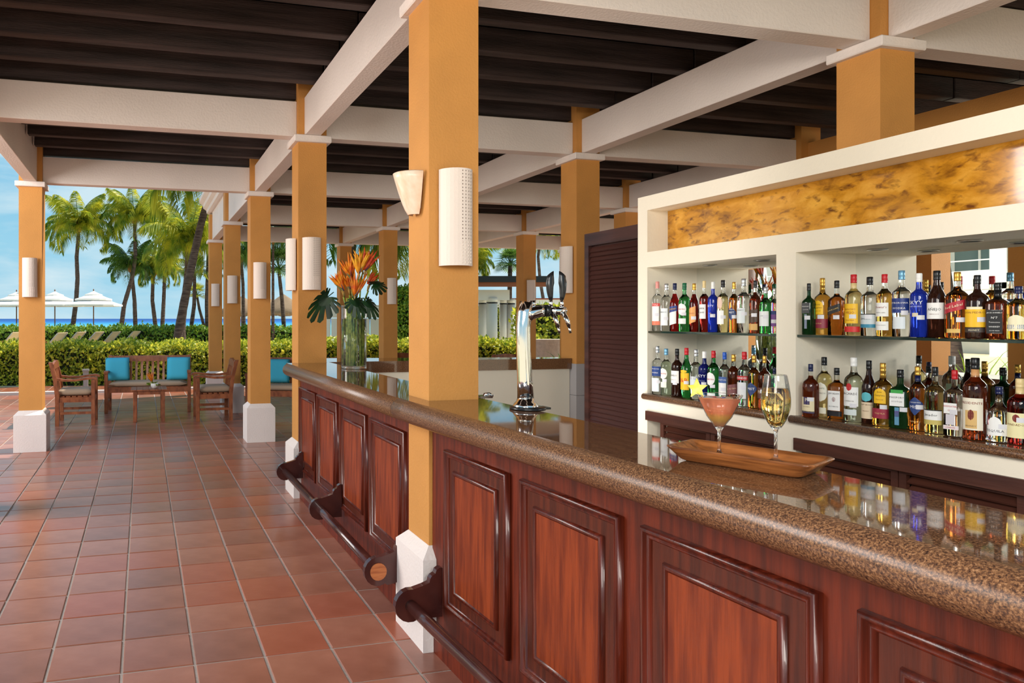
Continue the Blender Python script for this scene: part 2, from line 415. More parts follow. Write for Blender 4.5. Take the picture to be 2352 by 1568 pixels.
# alabaster pocket sconce
al = thing('alabaster_sconce', 'alabaster cup-shaped uplight on the left side of the nearest column', 'wall lamp', (AX, 3.11, 2.015), 0)
g = G(); rings = []
for k in range(9):
    t = k / 8; z = t * .195; w = .038 + .05 * t ** .7; d = .04 + .075 * t ** .75
    rings.append([(-d * math.sin(PI * i / 12) - .012, w * math.cos(PI * i / 12), z) for i in range(13)])
inner = [[(p[0] * .9 - .001, p[1] * .9, p[2] + .006) for p in r] for r in rings[::-1]]
g.loft(rings + inner, 0, True, False, False)
ALAB = M('alabaster', srgb(240, 222, 200), .3, col2=srgb(226, 190, 158), vscale=9, stretch=(1, 4, 1.2), vdetail=5)
fixn(obj('bowl', g, ALAB, al)); obj('bracket', G().box(-.014, -.001, -.03, .05, .03, .18), STEEL, al)

# ------------------------------------------------------------------ bar: wooden fronts, granite tops
def interp(tab, y):
    tab = sorted(tab)
    if y <= tab[0][0]: return tab[0][1]
    for (a, b), (c, d) in zip(tab, tab[1:]):
        if y <= c: return b + (d - b) * (y - a) / (c - a)
    return tab[-1][1]
TOPR = [(3.1, 1.187), (2.6, 1.205), (2.15, 1.228), (1.75, 1.250), (1.4, 1.268), (1.05, 1.283), (.75, 1.291), (.4, 1.296), (0, 1.298), (-.6, 1.298)]
TZ = 1.14
def nosing(path, z0=TZ - .10, z1=TZ, seg=8):
    """half-round edge swept along a plan path; outward is to the left of travel"""
    g = G(); r = (z1 - z0) / 2; zc = (z0 + z1) / 2; rings = []
    P = [Vector((p[0], p[1])) for p in path]
    for i, p in enumerate(P):
        d = (P[min(i + 1, len(P) - 1)] - P[max(i - 1, 0)]).normalized(); n = Vector((-d.y, d.x))
        rings.append([(p.x + n.x * r * math.cos(a), p.y + n.y * r * math.cos(a), zc + r * math.sin(a)) for a in [PI / 2 - PI * k / seg for k in range(seg + 1)]])
    g.loft(rings, 0, True, True, False); return g
# right worktop
ys = [3.0985 - i * (3.694 / 28) for i in range(29)]
outer = [(interp(TOPR, y), y) for y in ys]; inner = [(x + .372, y) for x, y in outer]
poly = outer + inner[::-1]
cut = [(1.56 + .0, 3.0985), (1.54, 3.0985), (1.54, 2.978), (1.279, 2.978), (1.279, 3.0985)]
poly = outer + inner[::-1][:-1] + cut
wt = thing('granite_worktop', 'polished brown granite worktop of the near bar, carrying the tray', 'worktop')
g = G().prism(poly, TZ - .10, TZ)
fixn(obj('slab', g, GRAN, wt))
fixn(obj('rounded_edge', nosing([(x, y) for x, y in outer][::-1]), GRANE, wt))
# left + far worktop (L-shaped)
wt2 = thing('granite_worktop', 'brown granite worktop of the far bar section, carrying the flower vase', 'worktop')
polyL = [(1.187, 3.10), (1.187, 5.79), (1.279, 5.79), (1.279, 5.759), (1.541, 5.759), (1.541, 6.021), (1.5, 6.021), (1.5, 6.44), (3.97, 6.03), (3.97, 5.83), (1.57, 5.83), (1.57, 3.241), (1.541, 3.241), (1.279, 3.241), (1.279, 3.10)]
fixn(obj('slab', G().prism(polyL, TZ - .10, TZ), GRAN, wt2))
fixn(obj('rounded_edge', nosing([(1.187, 3.10), (1.187, 5.70)]), GRANE, wt2))
gg = G(); rr = .05
rings = []
for q in range(9):
    b = q / 8 * PI / 2
    c = (1.187, 5.70)
    n = Vector((-math.cos(b), math.sin(b)))
    rings.append([(c[0] + n.x * rr * math.cos(a) * 1.0, c[1] + (.09 * math.sin(b)) * 0 + n.y * rr * math.cos(a) + .0, TZ - .05 + rr * math.sin(a)) for a in [PI / 2 - PI * k / 8 for k in range(9)]])
gg.loft(rings, 0, True, True, False)
gg.box(1.187, 1.279, 5.75, 5.758, TZ - .1, TZ)
fixn(obj('rounded_corner', gg, GRANE, wt2))

def ring_profile(w, h, prof):
    """molding swept round a w x h rectangle; local x = along wall, z = up, -y = out of the wall. prof: (inset, proud)"""
    g = G(); rings = []
    for sx, sz in ((-1, -1), (1, -1), (1, 1), (-1, 1)):
        rings.append([(sx * (w / 2 - i), -p, sz * (h / 2 - i)) for i, p in prof])
    n = len(prof); vs = [p for r in rings for p in r]; fs = []
    for k in range(4):
        for i in range(n - 1): fs.append((k * n + i, k * n + i + 1, ((k + 1) % 4) * n + i + 1, ((k + 1) % 4) * n + i))
    g.add(vs, fs, 0, True); return g
PO = [(0, 0), (.002, .016), (.008, .022), (.015, .018), (.019, .011), (.026, .013), (.033, .006), (.036, -.004)]
PI_ = [(0, -.004), (.003, .012), (.010, .018), (.018, .014), (.024, .004)]
def panel(parent, x, y, ang, w, z0=.25, z1=.945):
    """raised panel; ang rotates local x axis"""
    h = z1 - z0; zc = (z0 + z1) / 2
    p = obj('panel', G().box(-w / 2 + .095, w / 2 - .095, -.010, .02, -h / 2 + .10, h / 2 - .10), MAHOG, parent, (x, y, zc), (0, 0, ang))
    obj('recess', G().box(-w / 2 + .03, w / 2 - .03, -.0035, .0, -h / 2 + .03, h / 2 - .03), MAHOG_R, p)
    fixn(obj('molding', ring_profile(w, h, PO), MAHOG_X, p))
    fixn(obj('molding', ring_profile(w - .15, h - .155, PI_), MAHOG_X, p))
    return p
# left front: face plane X=1.30, looking toward -X : local -y must point to -X => rotate -90deg
bl = thing('bar_front', 'mahogany panelled bar front between the two columns, with four panels', 'bar front')
XF = 1.30
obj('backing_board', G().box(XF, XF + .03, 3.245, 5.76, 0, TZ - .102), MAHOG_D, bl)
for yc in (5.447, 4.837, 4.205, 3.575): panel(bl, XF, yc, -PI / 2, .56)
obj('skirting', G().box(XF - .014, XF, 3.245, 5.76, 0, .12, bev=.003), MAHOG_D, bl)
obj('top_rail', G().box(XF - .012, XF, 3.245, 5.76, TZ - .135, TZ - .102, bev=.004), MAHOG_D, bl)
# right front: follows the arc
br = thing('bar_front', 'mahogany panelled bar front of the near bar, curving towards the camera', 'bar front')
def face(y): return interp(TOPR, y) + .107
def strip(dx0, dx1, z0, z1, ya=2.975, yb=-.6, n=24):
    g = G(); rings = []
    for i in range(n + 1):
        y = ya + (yb - ya) * i / n; x = face(y); rings.append([(x + dx0, y, z0), (x + dx1, y, z0), (x + dx1, y, z1), (x + dx0, y, z1)])
    return g.loft(rings, 0, False)
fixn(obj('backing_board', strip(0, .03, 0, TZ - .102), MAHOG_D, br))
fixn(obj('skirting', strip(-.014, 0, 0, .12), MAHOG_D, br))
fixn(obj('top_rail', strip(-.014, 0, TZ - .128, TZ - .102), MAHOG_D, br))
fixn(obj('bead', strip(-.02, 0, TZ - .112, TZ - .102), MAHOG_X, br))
yc = 2.573
for k in range(6):
    sl = (face(yc + .25) - face(yc - .25)) / .5
    panel(br, face(yc) - .002, yc, -PI / 2 - math.atan(sl), .505); yc -= .583
# foot rails
def bracket():
    g = G(); pts = []
    pts += [(0, .20), (0, .415), (-.012, .418), (-.028, .408), (-.034, .392), (-.05, .384), (-.058, .372), (-.062, .355), (-.09, .345)]
    cx, cz, r = -.15, .262, .072
    pts += [(cx + r * math.cos(a), cz + r * math.sin(a)) for a in [R(80 + i * 20) for i in range(12)]]
    pts += [(-.10, .19), (-.05, .20)]
    n = len(pts)
    for t in (0,): 
        vs = [(x, -.016, z) for x, z in pts] + [(x, .016, z) for x, z in pts]
        g.add(vs, [tuple(range(n)), tuple(reversed(range(n, 2 * n)))] + [(i, (i + 1) % n, n + (i + 1) % n, n + i) for i in range(n)])
    return g
fr = thing('foot_rail', 'dark wooden foot rail on three brackets below the far bar front', 'foot rail')
for y in (5.60, 4.45, 3.285): fixn(obj('bracket', bracket(), RAILW, fr, (XF - .014, y, 0)))
obj('rail', G().tube([(1.136, 5.63, .262), (1.136, 4.4, .262), (1.136, 3.27, .262)], .027, 14), RAILW, fr)
obj('rail_end', G().tube([(1.136, 3.2695, .262), (1.136, 3.262, .262)], .043, 20), ENDW, fr)['label'] = 'pale round end of the rail'
fr2 = thing('foot_rail', 'dark wooden foot rail of the near bar, starting beside the white column base', 'foot rail')
for y in (2.86, 1.5, .3):
    fixn(obj('bracket', bracket(), RAILW, fr2, (face(y) - .014, y, 0)))
obj('rail', G().tube([(face(y) - .164, y, .262) for y in [2.9 - i * .25 for i in range(14)]], .027, 14), RAILW, fr2)
g = G(); rings = []
g.tube([(face(2.9) - .164, 2.876, .262), (face(2.9) - .164, 2.905, .262)], .038, 16)
obj('end_cap', g, BLACK, fr2)['label'] = 'black end cap'
# far inner wall under the far worktop
fw = struct('wall_far_bar', G().box(1.545, 3.97, 5.86, 5.98, 0, 1.038), CREAM)
# inner carcass of the bar (bar-tender side)
bc = thing('under_bar_sink', 'steel under-bar sink unit behind the nearest column', 'sink', (1.70, 3.3, 0))
obj('cabinet', G().box(.02, .4, -.4, .6, 0, .84, bev=.005), STEEL, bc)
obj('basin', G().box(.06, .36, -.1, .4, .84, .86), STEEL, bc)
obj('faucet', G().tube([(.05, .05, .86), (.05, .05, 1.10), (.06, .05, 1.118), (.08, .04, 1.12), (.10, .03, 1.11)], .009, 10).box(.02, .09, .02, .08, 1.10, 1.112), CHROME, bc)

# ------------------------------------------------------------------ back bar
bb = thing('back_bar', 'cream bottle shelving with burl panel, mirrors, glass shelves and louvered doors', 'shelving')
Xb, Xm = 3.0, 3.36
def fb(*a, name='frame', mat=CREAM): return obj(name, G().box(*a), mat, bb)
YL0, YL1, YP0, YP1, YE0, YE1 = 3.632, 3.715, 2.637, 2.741, .62, .70
fb(Xb, 3.42, YL0, YL1, 0, 2.182, name='end_wall'); fb(Xb, 3.42, YP0, YP1, 0, 1.832, name='divider'); fb(Xb, 3.42, YE0 - .05, YE1, 0, 2.182, name='end_wall')
fb(Xb, 3.42, YE0 - .05, YL1, 2.182, 2.27, name='top_slab'); fb(Xb, 3.42, YE1, YL0, 1.832, 1.926, name='lintel')
fb(3.16, 3.42, YE1, YL0, 1.926, 2.182, name='backing')
for a, b in ((YP1, YL0), (YE1, YP0)):
    fb(Xb, 3.37, a, b, .956, 1.022, name='apron'); fb(3.375, 3.42, a, b, 0, 1.832, name='back_board')
    dm_ = (b - a) * math.tan(R(2.5 if a > 2 else 1.4)); xa_, xb_ = 3.362 - dm_, 3.362
    obj('mirror', G().prism([(xa_, a), (3.374, a), (3.374, b), (xb_, b)], 1.062, 1.832), MIRROR, bb)
    g = G().prism([(2.985, a), (xa_ - .001, a), (xb_ - .001, b), (2.985, b)], 1.024, 1.062)
    g2 = G(); 
    lg = obj('granite_ledge', g, GRAN, bb)
    ng = nosing([(2.985, a - .012), (2.985, b + .012)], 1.024, 1.062)
    fixn(obj('rounded_edge', ng, GRANE, lg))
    obj('glass_shelf', G().prism([(3.004, a + .004), (xa_ - .004, a + .004), (xb_ - .004, b - .004), (3.004, b - .004)], 1.432, 1.443), M('dark_shelf_glass', (.012, .03, .026), .05, spec=.8), bb)
def burl():
    m = M('burl_veneer', srgb(190, 130, 30), .12, coat=.6); nt = m.node_tree; N = nt.nodes; L = nt.links; b = N['Principled BSDF']
    tc = N.new('ShaderNodeTexCoord'); mp = N.new('ShaderNodeMapping'); mp.inputs['Scale'].default_value = (1, .75, 1.5); mp.inputs['Rotation'].default_value = (R(-38), 0, 0)
    L.new(tc.outputs['Object'], mp.inputs[0])
    n = N.new('ShaderNodeTexNoise'); n.inputs['Scale'].default_value = 9; n.inputs['Detail'].default_value = 9; n.inputs['Roughness'].default_value = .62; n.inputs['Distortion'].default_value = .35; L.new(mp.outputs[0], n.inputs['Vector'])
    r = N.new('ShaderNodeValToRGB'); e = r.color_ramp.elements
    e[0].position = .3; e[0].color = (*srgb(120, 72, 14), 1); e[1].position = .7; e[1].color = (*srgb(226, 168, 66), 1); a = e.new(.48); a.color = (*srgb(196, 134, 30), 1)
    L.new(n.outputs[0], r.inputs[0])
    v = N.new('ShaderNodeTexNoise'); v.inputs['Scale'].default_value = 22; v.inputs['Detail'].default_value = 4; v.inputs['Distortion'].default_value = .3; L.new(mp.outputs[0], v.inputs['Vector'])
    r2 = N.new('ShaderNodeValToRGB'); r2.color_ramp.elements[0].position = .56; r2.color_ramp.elements[1].position = .72; L.new(v.outputs[0], r2.inputs[0])
    mx = N.new('ShaderNodeMix'); mx.data_type = 'RGBA'; L.new(r2.outputs[0], mx.inputs[0]); L.new(r.outputs[0], mx.inputs[6]); mx.inputs[7].default_value = (*srgb(104, 56, 14), 1)
    L.new(mx.outputs[2], b.inputs['Base Color']); return m
fb(3.148, 3.158, YE1, YL0, 1.926, 2.182, name='burl_panel', mat=burl())
for a, b in ((YP1, YL0), (YE1, YP0)):       # louvered doors below
    fb(2.985, 3.03, a, b, .90, .956, name='cabinet_rail', mat=LOUVR)
    edges = [(3.56, 3.178), (3.178, 2.745)] if a > 2 else [(2.63, 2.20), (2.20, 1.77), (1.77, 1.34), (1.34, .91)]
    for y1, y0 in edges:
        d = obj('louvered_door', G().box(3.03, 3.05, y0 + .002, y0 + .030, 0, .898).box(3.03, 3.05, y1 - .030, y1 - .002, 0, .898).box(3.03, 3.05, y0 + .030, y1 - .030, .882, .898).box(3.03, 3.05, y0 + .030, y1 - .030, 0, .06), LOUVR, bb); obj('backing', G().box(3.078, 3.082, y0 + .004, y1 - .004, .01, .89), BLACK, d)  # black sheet behind the slats paints the shade in their gaps
        w = y1 - y0 - .062
        sm = G().add([(0, 0, 0), (.005, 0, -.007), (.040, 0, .021), (.036, 0, .028), (0, w, 0), (.005, w, -.007), (.040, w, .021), (.036, w, .028)],
                     [(0, 1, 2, 3), (7, 6, 5, 4), (0, 4, 5, 1), (1, 5, 6, 2), (2, 6, 7, 3), (3, 7, 4, 0)]).mesh('slat', LOUVR)
        for k in range(21): obj('slat', sm, None, d, (3.031, y0 + .031, .852 - k * .0365))
def downlight(x, y):
    o = obj('downlight', G().lathe([(.038, 0), (.040, -.004), (.034, -.006), (.026, -.003), (.024, .0)], 24, (x, y, 1.8315)), M('nickel', (.6, .6, .58), .35, metal=.9), bb)
for y in (3.37, 3.02, 2.42, 2.06, 1.70, 1.34): downlight(3.21, y)

# ------------------------------------------------------------------ louvered shutter between shelving and column
sd = thing('louvered_shutter', 'tall dark brown louvered shutter panel left of the bottle shelving', 'shutter')
ya, yb, H = 3.722, 4.325, 2.118
g = G().box(3.05, 3.09, ya, ya + .05, 0, H).box(3.05, 3.09, yb - .045, yb, 0, H).box(3.05, 3.09, ya + .05, yb - .045, 2.03, H).box(3.05, 3.09, ya + .05, yb - .045, 0, .08).box(3.086, 3.09, ya + .05, yb - .045, .08, 2.03)
obj('frame', g, LOUV, sd)
w = yb - ya - .097
sm = G().add([(0, 0, 0), (.005, 0, -.003), (.024, 0, .032), (.019, 0, .036), (0, w, 0), (.005, w, -.003), (.024, w, .032), (.019, w, .036)],
             [(0, 1, 2, 3), (7, 6, 5, 4), (0, 4, 5, 1), (1, 5, 6, 2), (2, 6, 7, 3), (3, 7, 4, 0)]).mesh('slat', LOUV)
for k in range(60): obj('slat', sm, None, sd, (3.056 + rnd.uniform(0, .003), ya + .051, 1.985 - k * .0318))
# ------------------------------------------------------------------ lettering
TXT = {}
def text_mesh(s):
    if s in TXT: return TXT[s]
    c = bpy.data.curves.new('lettering', 'FONT'); c.body = s; c.size = 1; c.align_x = 'CENTER'; c.align_y = 'CENTER'; c.resolution_u = 1
    o = bpy.data.objects.new('tmp', c); COL.objects.link(o)
    dg = bpy.context.evaluated_depsgraph_get(); dg.update(); me = bpy.data.meshes.new_from_object(o.evaluated_get(dg))
    vs = [tuple(v.co) for v in me.vertices]; fs = [tuple(p.vertices) for p in me.polygons]
    bpy.data.objects.remove(o); bpy.data.curves.remove(c); bpy.data.meshes.remove(me)
    xs = [v[0] for v in vs]; ysz = [v[1] for v in vs]
    w = max(xs) - min(xs); h = max(ysz) - min(ysz); cx = (max(xs) + min(xs)) / 2; cy = (max(ysz) + min(ysz)) / 2
    TXT[s] = ([((x - cx) / w, (y - cy) / w) for x, y, _ in vs], fs, h / w); return TXT[s]

# ------------------------------------------------------------------ bottles
def gm(name, c, rough=.02, tr=1, ior=1.38): return M(name, c, rough, trans=tr, ior=ior)
LIQ = {'clear': gm('bottle_clear', (.93, .96, .95)), 'pale': gm('bottle_pale_green', (.80, .92, .74)), 'straw': gm('bottle_straw', (.94, .84, .42)),
       'gold': gm('bottle_gold', (.93, .56, .10)), 'amber': gm('bottle_amber', (.72, .24, .035)), 'brown': gm('bottle_brown', (.26, .05, .015), tr=.92),
       'dark': gm('bottle_dark', (.045, .014, .008), .04, .6), 'green': gm('bottle_green', (.06, .52, .12)), 'dkgreen': gm('bottle_dark_green', (.015, .07, .02), .04, .75),
       'blue': gm('bottle_cobalt', (.02, .05, .55), .05, .7), 'navy': gm('bottle_navy', (.01, .015, .16), .05, .5), 'red': gm('bottle_red', (.55, .02, .02)),
       'dkred': gm('bottle_dark_red', (.30, .02, .015)), 'pink': gm('bottle_faint_pink', (.95, .90, .89))}
CLR = {}
def flat(c, rough=.45, metal=0):
    k = (c, rough, metal)
    if k not in CLR: CLR[k] = M('paint_%d' % len(CLR), srgb(c), rough, metal=metal)
    return CLR[k]
CAPM = {'black': flat((18, 18, 20), .3), 'gold': flat((206, 158, 70), .3, .7), 'silver': flat((200, 202, 204), .25, .8), 'white': flat((236, 234, 230), .35),
        'red': flat((190, 24, 34), .35), 'navy': flat((18, 26, 70), .3), 'blue': flat((30, 84, 180), .35), 'green': flat((10, 96, 60), .35), 'cream': flat((222, 196, 140), .4),
        'whitered': flat((226, 150, 140), .4), 'tan': flat((206, 150, 96), .5), 'bluesilver': flat((110, 160, 190), .3, .4)}
PROF = {  # (z, r, exponent)
 'std': [(0, .88), (.006, .97), (.02, 1), (.60, 1), (.645, .97), (.68, .88), (.71, .70), (.735, .50), (.765, .37), (.80, .33), (.9, .32)],
 'tall': [(0, .9), (.008, 1), (.63, 1), (.665, .96), (.695, .82), (.72, .58), (.745, .40), (.78, .35), (.9, .32)],
 'slope': [(0, .9), (.008, 1), (.55, 1), (.61, .93), (.67, .74), (.72, .54), (.78, .40), (.84, .35), (.9, .34)],
 'wide': [(0, .9), (.008, .98), (.03, 1), (.56, 1), (.62, .96), (.665, .84), (.70, .60), (.73, .36), (.78, .27), (.9, .26)],
 'square': [(0, .9, 5), (.01, .97, 5), (.62, .97, 5), (.655, .92, 4), (.69, .70, 3), (.72, .42, 2.2), (.76, .31), (.9, .30)],
 'onion': [(0, .82), (.02, .98), (.10, 1), (.46, .98), (.54, .90), (.61, .66), (.67, .42), (.74, .30), (.9, .28)]}
def surf_pt(R_, e, x, z, eps):
    if e > 2:
        f = R_ * .97
        if abs(x) < f * .8: return (f + eps, x, z)
        a = .675 + (abs(x) - f * .8) / R_ ; k = 1 / (abs(math.cos(a)) ** e + abs(math.sin(a)) ** e) ** (1 / e); r = f * k + eps
        return (r * math.cos(a), math.copysign(r * math.sin(a), x), z)
    a = x / R_; return ((R_ + eps) * math.cos(a), (R_ + eps) * math.sin(a), z)
def label_geo(R_, e, H, z0, z1, hw, shape='rect', shear=0):
    g = G(); n = 12; m = 10; rings = []
    for j in range(m + 1):
        t = j / m; z = (z0 + (z1 - z0) * t) * H
        if shape == 'oval': k = math.sqrt(max(.0, 1 - (2 * t - 1) ** 2)) + .02
        elif shape == 'diamond': k = (1.05 - abs(2 * t - 1)) if t < .5 else min(1, (1.05 - (2 * t - 1)) * 1.4)
        elif shape == 'arch': k = 1 if t < .6 else math.sqrt(max(.02, 1 - ((t - .6) / .4) ** 2))
        else: k = 1
        rings.append([surf_pt(R_, e, (2 * i / n - 1) * hw * R_ * k, z + shear * (2 * i / n - 1) * hw * R_, .0006) for i in range(n + 1)])
    return g.loft(rings, 0, True, False, False)
def text_geo(R_, e, H, s, zc, width, shear=0, x0=0):
    vs, fs, asp = text_mesh(s); w = width * R_
    return G().add([surf_pt(R_, e, a * w + x0 * R_, zc * H + b * w + shear * a * w, .0012) for a, b in vs], fs)
BG = 'bottles on the back bar shelves'
def bottle(x, yt, yb, hw, shelf_z, X, prof, liq, cap, labels, texts, desc, sleeve=None, fill=.74, capf=.86, sticker=True):
    u = (x - CXP) / FPX; Z = X / (u * cT + sT); Y = Z * (cT - u * sT)
    H = HE + (HY - yt) * Z / FPX - shelf_z
    Rr = hw * Z / FPX * math.cos(math.atan(u)) * (1.04 if prof == 'square' else 1.14)
    t = thing('bottle', desc, 'bottle', (X, Y, shelf_z + .0008), PI + rnd.uniform(.1, .3), BG)
    P = PROF[prof]; zz = [(p[1] * Rr, p[0] * H, *(p[2:3])) for p in P if p[0] <= capf + .045]
    nr = [p[1] for p in P][-1] * Rr
    g = G(); low = [q for q in zz if q[1] <= fill * H]; up = [q for q in zz if q[1] >= fill * H]
    if up and low and up[0] is not low[-1]:
        g.loft(G_rings(low + [up[0]]), 0, True, False); 
        g2 = G_rings(up + [(nr, .95 * H)]); g.loft(g2, 1 if liq not in ('green', 'dkgreen', 'blue', 'navy', 'dark') else 0, True, False)
    else: g.loft(G_rings(zz), 0, True, True)
    g.f.append(tuple(range(23, -1, -1))); g.m.append(0); g.smooth.append(False)
    glass = obj('glass', g, [LIQ[liq], LIQ['clear']], t)
    cg = G().lathe([(nr * 1.1, capf * H), (nr * 1.14, capf * H + .003), (nr * 1.14, H * .9), (nr * 1.08, H * .905), (nr * 1.14, H * .91), (nr * 1.12, H - .002), (nr * .95, H)], 16)
    obj('cap', cg, CAPM[cap], t)
    if sleeve: obj('neck_sleeve', G().lathe([(nr * 1.06 + .001, sleeve[1] * H), (nr * 1.06, capf * H)], 16), CAPM[sleeve[0]], t)
    e = 5 if prof == 'square' else 2
    for i, (z0, z1, hwf, c, *sh) in enumerate(labels):
        shape = sh[0] if sh else 'rect'; shear = sh[1] if len(sh) > 1 else 0
        obj('label', label_geo(Rr, e, H, z0, z1, hwf, shape, shear), flat(c), t)
    for (s, zc, wd, c, *sh) in texts:
        wd *= 1.12
        obj('lettering', text_geo(Rr, e, H, s, zc, wd, sh[0] if sh else 0), flat(c), t)
    if sticker and rnd.random() < .7:
        z = rnd.uniform(.22, .34); x0 = rnd.uniform(.3, .7)
        g = G(); k = .012 / Rr
        g.loft([[surf_pt(Rr, e, (x0 - k + 2 * k * i / 4) * Rr, z * H + q, .0016) for i in range(5)] for q in (0, .018)], 0, True, False, False)
        obj('price_sticker', g, flat((214, 212, 216)), t)
    return t
def G_rings(prof, n=24):
    out = []
    for q in prof:
        r, z = q[0], q[1]; e = q[2] if len(q) > 2 else 2
        out.append([])
        for i in range(n):
            a = 2 * PI * i / n; k = 1 if e == 2 else 1 / (abs(math.cos(a)) ** e + abs(math.sin(a)) ** e) ** (1 / e)
            out[-1].append((r * k * math.cos(a), r * k * math.sin(a), z))
    return out
Wt, Kk, Rd, Nv, Gd, Cr, Yl, Gn = (236, 234, 230), (24, 22, 22), (184, 30, 36), (24, 40, 104), (190, 144, 60), (232, 222, 186), (238, 186, 28), (20, 84, 50)
SU, SL = 1.4432, 1.0622
XU, XL = 3.045, 3.05
ul = 'on the upper left glass shelf'; ll = 'on the lower left granite ledge'; ur = 'on the upper right glass shelf'; lr = 'on the lower right granite ledge'
